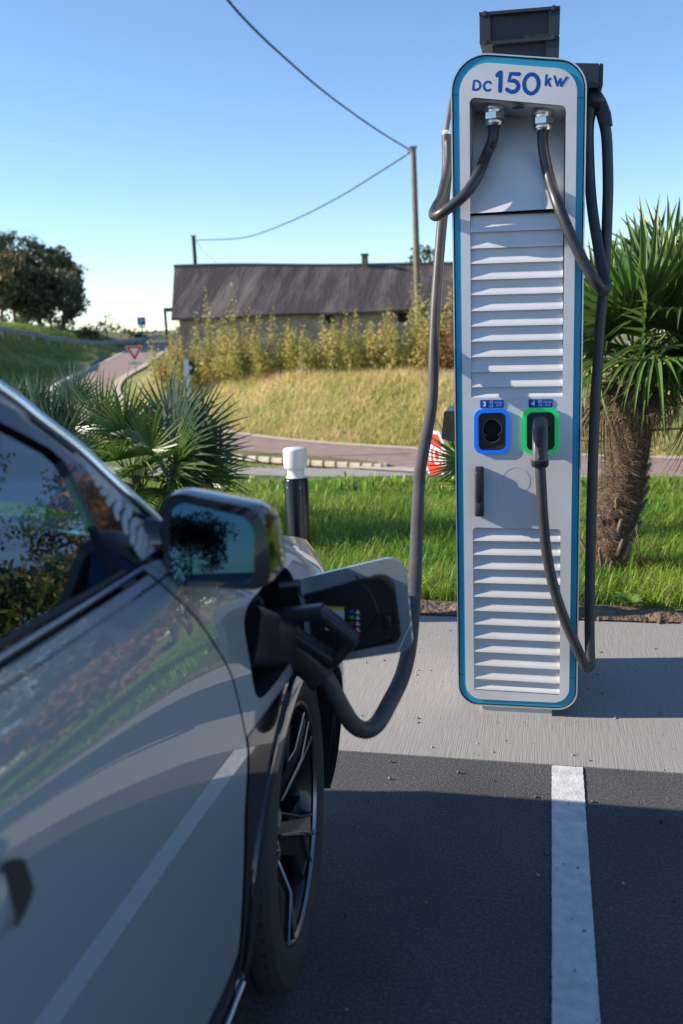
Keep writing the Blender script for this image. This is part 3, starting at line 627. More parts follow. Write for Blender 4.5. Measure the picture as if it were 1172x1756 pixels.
# ------------------------------------------------------------------ charging station
VF = -0.03
def fz(x, y): p = onY(VF, x, y); return (float(p[0]), float(p[2]))
def fq(*pts): return [fz(*p) for p in pts]
white_p = mat('charger_white', (.56,.56,.57), .42, col2=(.66,.66,.67), scale=3.2, detail=9, coat=.15, crough=.25)
shell_m = mat('charger_shell', (.5,.5,.51), .4, metal=.2, col2=(.55,.55,.56), scale=5)
teal_m = mat('charger_blue_stripe', (.008,.29,.47), .42, col2=(.01,.31,.49), scale=6)
gask_m = mat('dark_gasket', (.02,.02,.022), .6)
alu_m = mat('brushed_aluminium', (.66,.66,.67), .35, .7)
nick_m = mat('nickel', (.62,.6,.56), .22, 1.0, col2=(.5,.48,.44), scale=20)
graph_m = mat('graphite_plastic', (.019,.021,.027), .5, col2=(.028,.03,.036), scale=200, bump=.25, bscale=900, bdist=.001)
blackp_m = mat('black_plastic', (.016,.016,.018), .38, col2=(.025,.025,.027), scale=30)
print_b = mat('print_blue', (.004,.075,.34), .6, spec=.2)
ch = thing('charging_station', 'tall white and blue DC 150 kW charging station standing on the concrete pad', 'charging station', (0.003, 0.22, 0))
def FP(a, b, y): return (a, y, b)
O = fq((772.3,86.5),(1007.5,103),(990,1219),(786,1208.5)); rO = [.105,.095,.07,.075]
out = rquad(O, rO, 12)
def inset(q, d, rr):
    """inset the four-cornered outline by d"""
    k = len(q); L = []
    for i in range(k):
        a, b = np.array(q[i]), np.array(q[(i+1) % k]); t_ = (b-a)/np.linalg.norm(b-a); nrm = np.array([t_[1], -t_[0]]); L.append((a+nrm*d, t_))
    r_ = []
    for i in range(k):
        (p, a), (q_, b) = L[i-1], L[i]; m_ = np.array([[a[0], -b[0]], [a[1], -b[1]]]); s = np.linalg.solve(m_, q_-p); r_.append(tuple(p+a*s[0]))
    return rquad(r_, [max(.01, x-d) for x in rr], 12), r_
o1, _ = inset(O, .004, rO); o2, _ = inset(O, .0075, rO); o3, O3 = inset(O, .0085, rO)
obk, _ = inset(O, .003, rO)
MB().ring(out, o1, VF, VF+.035).build('front_rim', alu_m, ch, smooth=35)
MB().ring(o1, o3, VF+.006, VF+.03).build('gasket', gask_m, ch, smooth=35)
MB().prism(obk, VF+.0355, .50, None, False, True).build('cabinet', shell_m, ch, smooth=35)
WQ = fq((787.5,103.5),(990.5,119.5),(976,1206),(799,1198)); wout = rquad(WQ, [.085,.075,.055,.058], 12)
rec = rquad(fq((805.5,166.5),(971,181.5),(964.8,681),(808.6,682)), [.016,.016,.002,.002], 6)
lowf = rquad(fq((811,904.5),(961.5,907.5),(959.5,1192),(813.5,1183)), [.012,.012,.003,.003], 6)
s3o = rquad(fq((820.8,708),(868.3,707),(868,771.5),(821,772)), .02, 7); s4o = rquad(fq((903.4,707),(951.8,706),(951.5,771.5),(903.6,772.5)), .02, 7)
# blue stripe as four pieces with open seams between them
seam_t = (fz(775,162)[1], fz(1004,168)[1]); seam_b = (fz(786,1157)[1], fz(990,1163.5)[1])
def clip(poly, keep):
    r_ = []
    for i in range(len(poly)):
        p, q = poly[i-1], poly[i]; a, b = keep(p), keep(q)
        if (a >= 0) != (b >= 0): t_ = a/(a-b); r_.append((p[0]+(q[0]-p[0])*t_, p[1]+(q[1]-p[1])*t_))
        if b >= 0: r_.append(q)
    return r_
def seamf(s, sg, gap): return lambda p: sg*(p[1]-(s[0]+(s[1]-s[0])*(p[0]-O[0][0])/(O[1][0]-O[0][0])))-gap
g_ = .0009
win_, _ = inset(WQ, .0006, [.085,.075,.055,.058])
def side_pt(o, right, s, gap):
    """point where the seam line s meets the left or right side of an outline"""
    n4 = len(o)//4; a, b = (o[2*n4-1], o[2*n4]) if right else (o[-1], o[0])
    k_ = seamf(s, 1, gap); t_ = k_(a)/(k_(a)-k_(b)); return (a[0]+(b[0]-a[0])*t_, a[1]+(b[1]-a[1])*t_)
def stripe(oo, ii_):
    n4 = len(oo); vs_ = [(a_, y, b_) for y in (VF+.0035, VF+.02) for L_s in (oo, ii_) for a_, b_ in L_s]; fs = []
    for i in range(n4-1): fs += [(i, i+1, n4+i+1, n4+i), (2*n4+i, 3*n4+i, 3*n4+i+1, 2*n4+i+1), (i, 2*n4+i, 2*n4+i+1, i+1), (n4+i, n4+i+1, 3*n4+i+1, 3*n4+i)]
    fs += [(0, n4, 3*n4, 2*n4), (n4-1, 3*n4-1, 4*n4-1, 2*n4-1)]
    MB().add(vs_, fs).build('blue_stripe', teal_m, ch, smooth=35)
h2 = len(o3)//2
stripe([side_pt(o3,0,seam_t,g_)]+o3[:h2]+[side_pt(o3,1,seam_t,g_)], [side_pt(win_,0,seam_t,g_)]+win_[:h2]+[side_pt(win_,1,seam_t,g_)])
stripe([side_pt(o3,1,seam_b,-g_)]+o3[h2:]+[side_pt(o3,0,seam_b,-g_)], [side_pt(win_,1,seam_b,-g_)]+win_[h2:]+[side_pt(win_,0,seam_b,-g_)])
for r_ in (0, 1): stripe([side_pt(o3,r_,seam_t,-g_), side_pt(o3,r_,seam_b,g_)], [side_pt(win_,r_,seam_t,-g_), side_pt(win_,r_,seam_b,g_)])
MB().plate(wout, [rec, lowf, s3o, s4o], VF, VF+.0034).build('front_panel', white_p, ch)
# header recess: soffit, side walls and slanted back panel
zl, zr_ = fz(805.5,166.5)[1], fz(971,181.5)[1]; ul, ur = fz(805.5,166.5)[0], fz(971,181.5)[0]; zb = fz(808,366)[1]; ub0, ub1 = fz(807,366)[0], fz(966,362)[0]
dT = VF+.185
e_ = .0036
MB().add([(ul-.004,VF+e_,zl-.002),(ur+.004,VF+e_,zr_-.002),(ur-.004,dT,zr_-.010),(ul+.004,dT,zl-.010)], [(0,1,2,3)]).build('recess_soffit', white_p, ch)
MB().add([(ul+.002,dT,zl-.006),(ur-.002,dT,zr_-.006),(ub1+.002,VF+.0036,zb-.001),(ub0-.002,VF+.0036,zb)], [(0,1,2,3)]).build('recess_back', white_p, ch)
for u_, z_, ub_ in ((ul-.003, zl, ub0-.003), (ur+.003, zr_, ub1+.003)):
    s_ = .004 if u_ < 0 else -.004
    MB().add([(u_,VF+e_,z_+.004),(u_+2*s_,dT+.004,z_+.004),(u_+s_*.0+.0,dT+.004,zb),(ub_,VF+e_,zb-.004)], [(0,1,2,3)]).build('recess_side', white_p, ch)
# louvres: twelve in the upper field, twelve in the lower one
def louvre(p00, p10, p01, p11, first=False, last=False, depth=.0145):
    """p00 top left, p10 top right, p01/p11 bottom corners on the face"""
    prof = [(0,1.0),(.0,.97),(.35,.90),(.58,.68),(.74,.38),(.86,.10),(1.0,0.0)]
    a, b, c, d = [np.array(q) for q in (p00, p10, p01, p11)]; mb = MB(); vs_ = []
    for t_, dp in prof:
        l = a+(c-a)*t_; r_ = b+(d-b)*t_; vs_ += [(l[0],VF+depth*dp,l[1]), (r_[0],VF+depth*dp,r_[1])]
    n_ = len(prof); fs = [(2*i,2*i+1,2*i+3,2*i+2) for i in range(n_-1)]
    k = len(vs_)
    for s_ in (0, 1):                               # cheeks of the pressing and its upper lip
        vs_ += [(vs_[2*i+s_][0], VF+.0005, vs_[2*i+s_][2]) for i in range(n_)]; o_ = k+s_*n_; fs += [(2*i+s_, 2*i+2+s_, o_+i+1, o_+i) for i in range(n_-1)]
    vs_ += [(a[0],VF+.0005,a[1]),(b[0],VF+.0005,b[1])]; fs.append((0,1,len(vs_)-1,len(vs_)-2))
    mb.add(vs_, fs); return mb.build('louvre', white_p, ch, smooth=40)
upL = [118,228,337,440,547,650,757,860,961,1065,1166,1267,1338]; 
upY = [340+y/3.907 for y in upL]
def edgeline(y, xa, ya, xb, yb): return xa+(xb-xa)*(y-ya)/(yb-ya)
def fieldpt(yl, right, tilt0, tilt1, y0, y1, lx, rx):
    xl = edgeline(yl, *lx); 
    if not right: return fz(xl, yl)
    yr = yl+(tilt0+(tilt1-tilt0)*(yl-y0)/(y1-y0)); return fz(edgeline(yr, *rx), yr)
gapf = .0016
for i in range(12):
    q = [fieldpt(upY[i], 0, -6,-2.0, 370,682, (807.2,368,809.0,682), (966.2,364,965,680)), fieldpt(upY[i], 1, -6,-2.0, 370,682, (807.2,368,809.0,682), (966.2,364,965,680)),
         fieldpt(upY[i+1], 0, -6,-2.0, 370,682, (807.2,368,809.0,682), (966.2,364,965,680)), fieldpt(upY[i+1], 1, -6,-2.0, 370,682, (807.2,368,809.0,682), (966.2,364,965,680))]
    louvre(*[(a, b) for a, b in q])
lowY = [880+y/4.186 for y in (99,199,299,400,500,600,700,798,897,994,1091,1188,1262)]
for i in range(12):
    ar = (1.0, 9.0, 905, 1185, (811.2,905,813.6,1183), (961.3,908,959.6,1192))
    q = [fieldpt(lowY[i], 0, *ar), fieldpt(lowY[i], 1, *ar), fieldpt(lowY[i+1], 0, *ar), fieldpt(lowY[i+1], 1, *ar)]
    louvre(*q)
MB().box((.0, VF+.028, (fz(880,904)[1]+fz(880,1190)[1])/2), (.31,.002,.56)).build('louvre_backing', gask_m, ch)
MB().box((.0, VF+.0285, (fz(880,366)[1]+fz(880,684)[1])/2), (.31,.002,.60)).build('louvre_backing', gask_m, ch)
# connector holsters 3 and 4
blue_r = mat('ring_blue', (.004,.15,.75), .4, emit=(.004,.14,.8,.12)); green_r = mat('ring_green', (.01,.55,.12), .4, emit=(.0,.6,.13,.12))
def holster(hole, ring_q, m, full):
    h = MB().ring(rquad(fq(*ring_q), .031, 7), [(a, b) for a, b in hole], VF-.007, VF-.0004).build('holster', m, ch, smooth=40)
    inn = [((a-np.mean([p[0] for p in hole]))*.88+np.mean([p[0] for p in hole]), (b-np.mean([p[1] for p in hole]))*.9+np.mean([p[1] for p in hole])) for a, b in hole]
    cx, cz = np.mean([p[0] for p in inn]), np.mean([p[1] for p in inn])
    fig = []                                         # figure-eight mouth
    for k in range(40):
        th = 2*PI*k/40; x = math.cos(th)*(.0335-.0125*math.exp(-((math.sin(th)+.35)/.16)**2)); z = math.sin(th)*.0405+.002; fig.append((cx+x, cz+z))
    MB().ring(hole, inn, VF-.004, VF+.05).build('holster_collar', blackp_m, h, smooth=40)
    MB().plate(inn, [fig], VF+.002, VF+.02).build('holster_mouth', blackp_m, h)
    MB().ring(fig, [((a-cx)*.93+cx, (b-cz)*.95+cz) for a, b in fig], VF-.001, VF+.006).build('mouth_lip', mat('lip_grey', (.10,.10,.105), .35), h, smooth=40)
    MB().prism([(cx+(a-cx)*1.02, cz+(b-cz)*1.02) for a, b in fig], VF+.06, VF+.062).build('holster_back', gask_m, h)
    return cx, cz
c3 = holster(s3o, ((813.3,701),(874.6,700.5),(874.2,778),(813.8,778.6)), blue_r, False)
c4 = holster(s4o, ((895.7,699.8),(959.4,699.2),(958.6,778),(896.2,778.6)), green_r, True)
# number plates
def plate_label(q, num):
    o_ = rquad(fq(*q), .004, 4); pl = MB().prism(o_, VF-.002, VF-.0003).build('number_plate', print_b, ch)
    x0, x1 = min(p[0] for p in o_), max(p[0] for p in o_); z0, z1 = min(p[1] for p in o_), max(p[1] for p in o_); w_, h_ = x1-x0, z1-z0
    FT = lambda ax, az: (lambda a, b, d: (ax+a, VF-.0026-d, az+b))
    text_mesh(num, h_*.78, white_s, pl, FT(x0+.19*w_, z0+.48*h_), bold=.0009)
    pale = mat('print_pale_blue', (.32,.5,.72), .5)
    text_mesh('Combo', h_*.34, pale, pl, FT(x0+.79*w_, z0+.66*h_)); text_mesh('CCS', h_*.34, pale, pl, FT(x0+.80*w_, z0+.32*h_))
    ix, iz = x0+.48*w_, z0+.5*h_; mb = MB()
    for dz, r_ in ((.22*h_, .2*h_), (-.26*h_, .15*h_)):
        mb.ring([(ix+a*(1.0 if dz > 0 else 1.5), iz+dz+b) for a, b in ngon(16, r_)], [(ix+a*(1.0 if dz > 0 else 1.5), iz+dz+b) for a, b in ngon(16, r_*.72)], VF-.0026, VF-.0022)
    for a, b in ((-.08,.26),(.08,.26),(0,.14),(-.09,-.26),(.09,-.26)): mb.prism([(ix+a*h_+x, iz+b*h_+y) for x, y in ngon(8, .035*h_)], VF-.0026, VF-.0022)
    mb.build('connector_symbol', pale, pl)
plate_label(((823.7,685.8),(864.4,685.4),(864.2,699.6),(824,700)), '3')
plate_label(((906.8,684.6),(948.4,684),(948,698.6),(907,699.2)), '4')
# lettering: rounded strokes
def stroke(segs, w_, z_flat=.0003, name='lettering', parent=None):
    mb = MB()
    for k, s_ in enumerate(segs):
        d_ = VF-.0003-.00012*k
        mb.tube([(a, d_, b) for a, b in s_], w_/2, 12, True, flat=z_flat, nrm=(0,1,0), round_caps=True)
    return mb.build(name, print_b, parent or ch)
def glyph(segs, q, w_px, res=8):
    """segs in a unit box mapped onto the pixel quad (tl, tr, br, bl) of the header"""
    (x0,y0),(x1,y1),(x2,y2),(x3,y3) = q; r_ = []
    def mp(a, b):
        tx, ty = x0+(x1-x0)*a, y0+(y1-y0)*a; bx_, by_ = x3+(x2-x3)*a, y3+(y2-y3)*a; return fz(bx_+(tx-bx_)*b, by_+(ty-by_)*b)
    for s_ in segs: r_.append([mp(*p) for p in s_])
    return stroke(r_, w_px*.00189)
def arc(cx, cy, rx, ry, a0, a1, n=20): return [(cx+rx*math.cos(R(a0+(a1-a0)*i/n)), cy+ry*math.sin(R(a0+(a1-a0)*i/n))) for i in range(n+1)]
def cp(x, y): return (760+x/3.907, 80+y/3.907)
def GQ(a, b, c, d): return [cp(*a), cp(*b), cp(*c), cp(*d)]
glyph([[(0,0),(0,1),(.35,1)]+arc(.35,.5,.65,.5,90,-90,18)[1:]+[(0,0)]], GQ((208,227),(252,231),(247,292),(201,287)), 3.6)
glyph([arc(.52,.5,.52,.5,48,312,26)], GQ((277,233),(326,236),(320,297),(271,291)), 3.6)
glyph([[(0,.84),(.30,.97),(.55,1)],[(.60,1),(.60,0)]], GQ((363,173),(401,172),(398,297),(357,293)), 6.4)
glyph([[(.95,1),(.22,1),(.13,.58),(.45,.63)]+arc(.44,.315,.5,.315,80,-90,16)[1:]+[(.2,.03),(0,.13)]], GQ((434,181),(512,184),(507,304),(428,302)), 6.4)
glyph([arc(.5,.5,.5,.5,90,450,44)], GQ((546,185),(643,186),(636,314),(540,313)), 6.4)
glyph([[(0,1),(0,0)], [(.85,.66),(.12,.28)], [(.34,.42),(.95,0)]], GQ((693,191),(724,190),(718,262),(687,257)), 3.6)
glyph([[(0,1),(.27,0)],[(.27,0),(.5,.75)],[(.5,.75),(.73,0)],[(.73,0),(1,1)]], GQ((747,199),(829,206),(806,262),(750,259)), 3.6)
# handle, lock cap, service mark
hx, hz0, hz1 = fz(822.5,840)[0], fz(822,884.5)[1], fz(822,799)[1]
hd = MB().rbox((hx, VF-.009, (hz0+hz1)/2), (.031,.018,hz1-hz0), .006, 3).build('swing_handle', graph_m, ch, smooth=40)
MB().rbox((hx, VF-.022, (hz0+hz1)/2+.018), (.022,.014,(hz1-hz0)*.62), .0045, 3).build('lever', blackp_m, hd, smooth=40)
MB().rbox((hx, VF-.021, hz0+.030), (.024,.009,.048), .004, 2).build('lock_cover', graph_m, hd, smooth=40)
MB().box((hx, VF-.0186, hz0+.0575), (.020,.002,.0025)).build('lock_groove', gask_m, hd)
cx_, cz_ = fz(885.8,824.5); MB().ring([(cx_+a, cz_+b) for a, b in ngon(48,.0462)], [(cx_+a, cz_+b) for a, b in ngon(48,.0454)], VF-.0005, VF-.0001).build('round_cover', mat('cover_seam', (.42,.42,.44), .5), ch)
mb = MB()
so = lambda x, y: on(2, (zl+zr_)/2-.008, x, y)
p_ = so(889,181); mb.lathe([(.0,.004),(.018,.003),(.02,0)], (p_[0],p_[1]+.0,(zl+zr_)/2-.008-.004), (0,0,-1), 24); mb.build('soffit_light', gask_m, ch, smooth=50)
# cable glands hanging from the soffit
GL = []
for gx, gy in ((847,182),(932,190)):
    z_ = (zl+zr_)/2
    for _ in range(6):
        p_ = on(2, z_, gx, gy); z_ = zl+(zr_-zl)*(p_[0]-ul)/(ur-ul)-.006
    ax_ = (0,0,-1); p_ = Vector((p_[0], p_[1], z_)); GL.append(p_)
    gl = MB().lathe([(r_*1.2, h_*1.15) for r_, h_ in [(.0,.0),(.029,0),(.03,.003),(.03,.009),(.027,.012)]], p_, ax_, 32).build('cable_gland', nick_m, ch, smooth=30)
    MB().lathe([(r_*1.2, h_*1.15) for r_, h_ in [(.027,.012),(.0265,.016),(.0265,.019)]], p_, ax_, 32).build('gland_neck', nick_m, gl, smooth=30)
    MB().lathe([(r_*1.2, h_*1.15) for r_, h_ in [(.0265,.0192),(.029,.0195),(.029,.036),(.0265,.037)]], p_, ax_, 6).build('gland_nut', nick_m, gl)
    MB().lathe([(r_*1.2, h_*1.15) for r_, h_ in [(.0265,.0372),(.0275,.04),(.0275,.048),(.025,.053),(.018,.055)]], p_, ax_, 32).build('gland_dome', nick_m, gl, smooth=30)
# plinth
pz = fz(884,1216)[1]
MB().box((.002, .176, .022), (.245,.40,.044)).build('plinth', mat('plinth_white', (.55,.54,.52), .6, col2=(.42,.39,.34), scale=9, ramp=(.5,.8)), ch)
# cable lift on the roof
def bracket(y, pts, name, m, depth, parent, bev=.004):
    q = [(float(onY(y, *p)[0]), float(onY(y, *p)[2])) for p in pts]; return MB().prism(rquad(q, bev, 3), y, y+depth).build(name, m, parent, smooth=35)
y0 = .12
lift = bracket(y0+.012, ((836,25),(946,14),(944,64),(838,74)), 'cable_lift_box', graph_m, .26, ch)
bracket(y0-.01, ((821.5,21),(961.5,9.5),(960.5,14.5),(822,26.5)), 'lift_top_plate', graph_m, .30, lift, .002)
bracket(y0-.004, ((822.5,27),(841,25.5),(841.5,71),(823,72)), 'lift_post', graph_m, .28, lift, .003); bracket(y0-.004, ((941.5,16.5),(960,15),(959,61.5),(941.2,63)), 'lift_post', graph_m, .28, lift, .003)
bracket(y0-.008, ((822,71.6),(961,62.6),(958.5,66.5),(824,77.5)), 'lift_lower_plate', graph_m, .29, lift, .002)
bracket(y0+.02, ((845,77.4),(936,71.5),(935,100),(845,92)), 'lift_foot', graph_m, .24, lift, .003); bracket(y0+.0, ((936.5,66),(959.5,64.6),(958.5,104),(936,104)), 'lift_side_plate', graph_m, .27, lift, .003)
for x, y in ((832,24),(950,14.2),(832,74),(950,63)):
    p_ = onY(y0-.006, x, y); MB().lathe([(0,.006),(.009,.005),(.010,0)], p_, (0,-1,0), 6).build('bolt', graph_m, lift)
# right-hand arm, left-hand clip and side holster
bracket(.10, ((985,108),(1028,108.5),(1027,150),(985,151)), 'side_arm', graph_m, .14, ch); bracket(.105, ((1028.6,108.4),(1035.2,109),(1034.2,147),(1027.6,149)), 'arm_end', graph_m, .13, ch, .003)
sbx = bracket(.16, ((762,705.5),(780,704.5),(780,759),(757,752)), 'side_holster', blackp_m, .2, ch)
pc = onY(.20, 765, 228.5); MB().rbox(pc, (.022,.03,.018), .005, 2).build('cable_clip', mat('clip_white', (.7,.69,.66), .5), ch, smooth=40)
sp_ = onY(.15, 769.5, 205); MB().tube([onY(.2, 765.5, 228), onY(.2, 769, 205), onY(.2, 774, 175), onY(.22, 786, 140)], [.008,.009,.011,.012], 10).build('cable_strap', mat('strap_grey', (.11,.108,.105), .7), ch, smooth=60)

# ------------------------------------------------------------------ charging cables
rub_m = mat('cable_rubber', (.022,.022,.026), .42, col2=(.032,.032,.036), scale=30, bump=.15, bscale=120, bdist=.002, spec=.6)
rub_w = mat('cable_rubber_dusty', (.05,.046,.046), .45, col2=(.075,.07,.069), scale=9, bump=.15, bscale=100, bdist=.002, spec=.3)
def cab(pts, r_, m, name, parent): return MB().tube(spline(pts, 8), r_, 18).build(name, m, parent, smooth=70)
RC = .0175
def pY(x, y, v): return tuple(onY(v, x, y))
cr_ = thing('charging_cable', 'black charging cable looped from the right gland and plugged into holster 4', 'charging cable', (GL[1].x, GL[1].y, GL[1].z))
g1 = GL[1]
up_pts = [(g1.x,g1.y,g1.z-.045), (g1.x,g1.y-.012,g1.z-.11), pY(941,300,.02), pY(955,345,-.045), pY(975,395,-.062), pY(1000,447,-.062), pY(1020,481,-.058), pY(1031,496,-.04), pY(1038,497,-.01), pY(1037.5,480,.02), pY(1032,455,.05), pY(1024,410,.08), pY(1016.5,361,.1), pY(1012,310,.12), pY(1009.5,240,.13), pY(1010.5,208,.13), pY(1014,190,.135)]
cab(up_pts, RC, rub_m, 'upper_lead', cr_)
zc4 = c4[1]
dn_pts = [pY(1029,188,.135), pY(1034,203,.13), pY(1040.5,235,.13), pY(1043,310,.125), pY(1041.5,374,.12), pY(1040,414,.115), pY(1037,471,.11), pY(1034.7,505,.105), pY(1029,562,.095), pY(1024.4,642,.08), pY(1021,690,.07), pY(1016.7,803,.05), pY(1012.7,960,.02), pY(1011.4,1065,.0), pY(1012,1118,-.015), pY(1012,1140,-.03), pY(1004,1142,-.055), pY(989,1109,-.075), pY(970,1066,-.082), pY(951,1011,-.085), pY(938.5,952,-.088), pY(932,890,-.09), pY(928.5,831,-.09), pY(927,800,-.088), pY(926.6,786,-.083)]
cab(dn_pts, RC, rub_m, 'lower_lead', cr_)
hang = MB().tube([pY(1016,151,.135), pY(1019,166,.135), pY(1022,178,.135), pY(1025,188,.135)], [.012,.028,.034,.02], 14).build('hanger', blackp_m, cr_, smooth=60)
MB().tube([pY(1019,160,.135), pY(1013.5,180,.135), pY(1011,196,.135), pY(1010,206,.132)], [.018,.022,.0215,.020], 14).build('hanger_arm', blackp_m, hang, smooth=60)
MB().tube([pY(1020,160,.135), pY(1030,180,.135), pY(1037,198,.132), pY(1040.5,218,.13)], [.018,.022,.0215,.020], 14).build('hanger_arm', blackp_m, hang, smooth=60)
# connector in holster 4
gx4, gz4 = fz(927,745)[0], None
top, bot = fz(927,716)[1], fz(927,790)[1]
gun = MB(); prof = []
def loft(mb, rings):
    n = len(rings[0]); vs_ = [p for r_ in rings for p in r_]; fs = [(i*n+j, i*n+(j+1) % n, (i+1)*n+(j+1) % n, (i+1)*n+j) for i in range(len(rings)-1) for j in range(n)]
    fs += [tuple(range(n-1,-1,-1)), tuple((len(rings)-1)*n+j for j in range(n))]; return mb.add(vs_, fs)
def gring(z, w_, y_in, y_out, n=20, sq=.55):
    r_ = []
    for k in range(n):
        th = 2*PI*k/n; c_, s_ = math.cos(th), math.sin(th); e = lambda q: math.copysign(abs(q)**sq, q); r_.append((gx4+w_*e(c_), (y_in+y_out)/2+(y_out-y_in)/2*e(s_), z))
    return r_
loft(gun, [gring(top+.004,.016,VF+.02,VF-.02), gring(top-.004,.0245,VF+.02,VF-.034), gring(top-.03,.0265,VF+.02,VF-.052), gring(top-.07,.026,VF+.015,VF-.068), gring(top-.105,.0255,VF-.02,VF-.08), gring(bot+.012,.0255,VF-.03,VF-.085)])
gn = gun.build('connector_grip', mat('connector_grey', (.075,.075,.076), .36, col2=(.095,.094,.094), scale=60), cr_, smooth=45)
loft(MB(), [gring(bot+.011,.0285,VF-.026,VF-.09), gring(bot-.004,.0285,VF-.028,VF-.09), gring(bot-.010,.025,VF-.03,VF-.086)]).__class__
mb = MB(); loft(mb, [gring(bot+.011,.0285,VF-.026,VF-.092), gring(bot-.004,.0285,VF-.028,VF-.092), gring(bot-.010,.025,VF-.03,VF-.088)]); mb.build('grip_collar', blackp_m, gn, smooth=40)
MB().rbox((gx4, VF-.062, top-.055), (.020,.012,.075), .004, 2, Matrix.Rotation(R(-14), 3, 'X')).build('grip_spine', blackp_m, gn, smooth=40)
for k in range(5): MB().box((gx4, VF-.0645-.0028*k, top-.038-.0105*k), (.015,.006,.0016)).build('grip_rib', graph_m, gn)
MB().tube([(gx4, VF-.082, top-.095), (gx4, VF-.090, bot+.02)], [.010,.013], 3).build('trigger', gask_m, gn)
# cable to the car
GUN = Vector(onY(-1.50, 545, 1147))
cl_ = thing('charging_cable', 'long dusty charging cable from the left gland hanging down into the car', 'charging cable', (GL[0].x, GL[0].y, GL[0].z))
g0 = GL[0]
cab([(g0.x,g0.y,g0.z-.045), (g0.x-.002,g0.y-.015,g0.z-.10), pY(836,262,.03), pY(820,300,-.03), pY(800,331,-.06), pY(775,353,-.062), pY(757,366,-.055), pY(747.5,370,-.03), pY(744,366,.01), pY(750,352,.05), pY(757,340,.08), pY(764,312,.12), pY(769.5,285,.15), pY(770.5,258,.18), pY(769,240,.2)], RC, rub_m, 'upper_lead', cl_)
cab([pY(766.5,232,.20), pY(767.5,262,.195), pY(766.3,300,.185), pY(763,340,.17), pY(759,377,.15), pY(756.5,403,.13), pY(751.8,463,.09), pY(747,535,.03), pY(744.3,600,-.04), pY(743.4,644,-.10), pY(741.8,681,-.16), pY(738.5,711,-.21), pY(731.8,748,-.28), pY(725.8,778,-.34), pY(721,807,-.40), pY(717.8,851,-.50), pY(715,910,-.64), pY(713,970,-.80), pY(709,1040,-.98), pY(702,1110,-1.13), pY(690,1160,-1.23), pY(668,1206,-1.32), pY(648,1240,-1.38), pY(628,1252,-1.42), pY(606,1242,-1.45), pY(586,1212,-1.475), pY(566,1174,-1.49), tuple(GUN)], RC+.0006, rub_w, 'hanging_lead', cl_)

# ------------------------------------------------------------------ electric car on the left, right flank towards the camera
XC = -1.29                                            # centre line of the car
paint = mat('car_grey_paint', (.20,.215,.235), .35, metal=.2, coat=1.0, crough=.012, spec=.6)
pt_ = paint.node_tree; pb_ = pt_.nodes['Principled BSDF']; pb_.inputs['Coat IOR'].default_value = 2.5
fl = pt_.nodes.new('ShaderNodeTexNoise'); fl.inputs['Scale'].default_value = 2500; fr_ = pt_.nodes.new('ShaderNodeValToRGB'); fr_.color_ramp.elements[0].color = (.27,.30,.335,1); fr_.color_ramp.elements[1].color = (.345,.38,.415,1)
tcx = pt_.nodes.new('ShaderNodeTexCoord'); pt_.links.new(tcx.outputs['Object'], fl.inputs['Vector']); pt_.links.new(fl.outputs['Fac'], fr_.inputs['Fac']); pt_.links.new(fr_.outputs['Color'], pb_.inputs['Base Color'])
gloss = mat('piano_black', (.008,.008,.009), .08, coat=1.0, crough=.02)
satin = mat('satin_black', (.014,.014,.016), .45, bump=.2, bscale=600, bdist=.001)
rubber = mat('tyre_rubber', (.018,.018,.019), .75, col2=(.028,.027,.026), scale=20, bump=.2, bscale=150, bdist=.002)
chrome = mat('satin_chrome', (.62,.64,.67), .18, 1.0)
tint = glassmat('tinted_glass', (.34,.56,.62), 2.7); clear_g = glassmat('windscreen_glass', (.55,.68,.68), 1.5)
zs = pcurve([-5.25,-4.9,-4.4,-2.0,-1.8,-1.5,-1.25,-1.05,-.92,-.84], [.98,1.04,1.085,1.085,1.055,1.0,.945,.88,.80,.70], .015)
kp = pcurve([0,.08,.2,.4,.58,.72,.85,.94,1.0], [-.435,-.41,-.389,-.375,-.369,-.372,-.384,-.402,-.440], .055)
def side_u(v, z):
    k = (z-.2)/(zs(v)-.2); u = kp(max(0, min(1, k)))
    if v > -1.2: u -= .20*((v+1.2)/.36)**2.4
    if v < -4.5: u -= .22*((-4.5-v)/.7)**2.2
    return u
car = thing('electric_car', 'grey electric car in the left foreground with its charge flap open and cable plugged in', 'car', (XC, -2.85, 0))
seam_v = pcurve([.30,.37,.5,.62,.72,.87,1.0,1.09], [-1.885,-1.88,-1.868,-1.858,-1.828,-1.865,-1.955,-2.03], .02)
def sgrid(name, vlo, vhi, zlo, zhi, nu, nv, m, parent, off=0.0, holes=(), smooth=60):
    """panel on the flank; vlo/vhi functions of z, zlo/zhi functions of v; holes: inside-test plus snapping"""
    vs_ = np.zeros((nv+1, nu+1, 2))
    for j in range(nv+1):
        for i in range(nu+1):
            v = None; z = zlo(-1.9)+(zhi(-1.9)-zlo(-1.9))*j/nv
            for _ in range(3):
                v = vlo(z)+(vhi(z)-vlo(z))*i/nu; z = zlo(v)+(zhi(v)-zlo(v))*j/nv
            vs_[j,i] = v, z
    inside = np.zeros((nv+1, nu+1), int)
    for h, (test, snap) in enumerate(holes):
        for j in range(nv+1):
            for i in range(nu+1):
                if test(*vs_[j,i]): inside[j,i] = h+1
    fs = []; keep = set()
    for j in range(nv):
        for i in range(nu):
            c_ = [(j,i),(j,i+1),(j+1,i+1),(j+1,i)]
            if all(inside[q] for q in c_): continue
            fs.append([q[0]*(nu+1)+q[1] for q in c_]); keep.update(c_)
    for q in keep:
        if inside[q]: vs_[q] = holes[inside[q]-1][1](*vs_[q])
    mb = MB(); mb.add([(side_u(v, z)+off, v, z) for v, z in vs_.reshape(-1,2)], fs); return mb.build(name, m, parent, smooth=smooth)
HUB = (-1.43, .345)
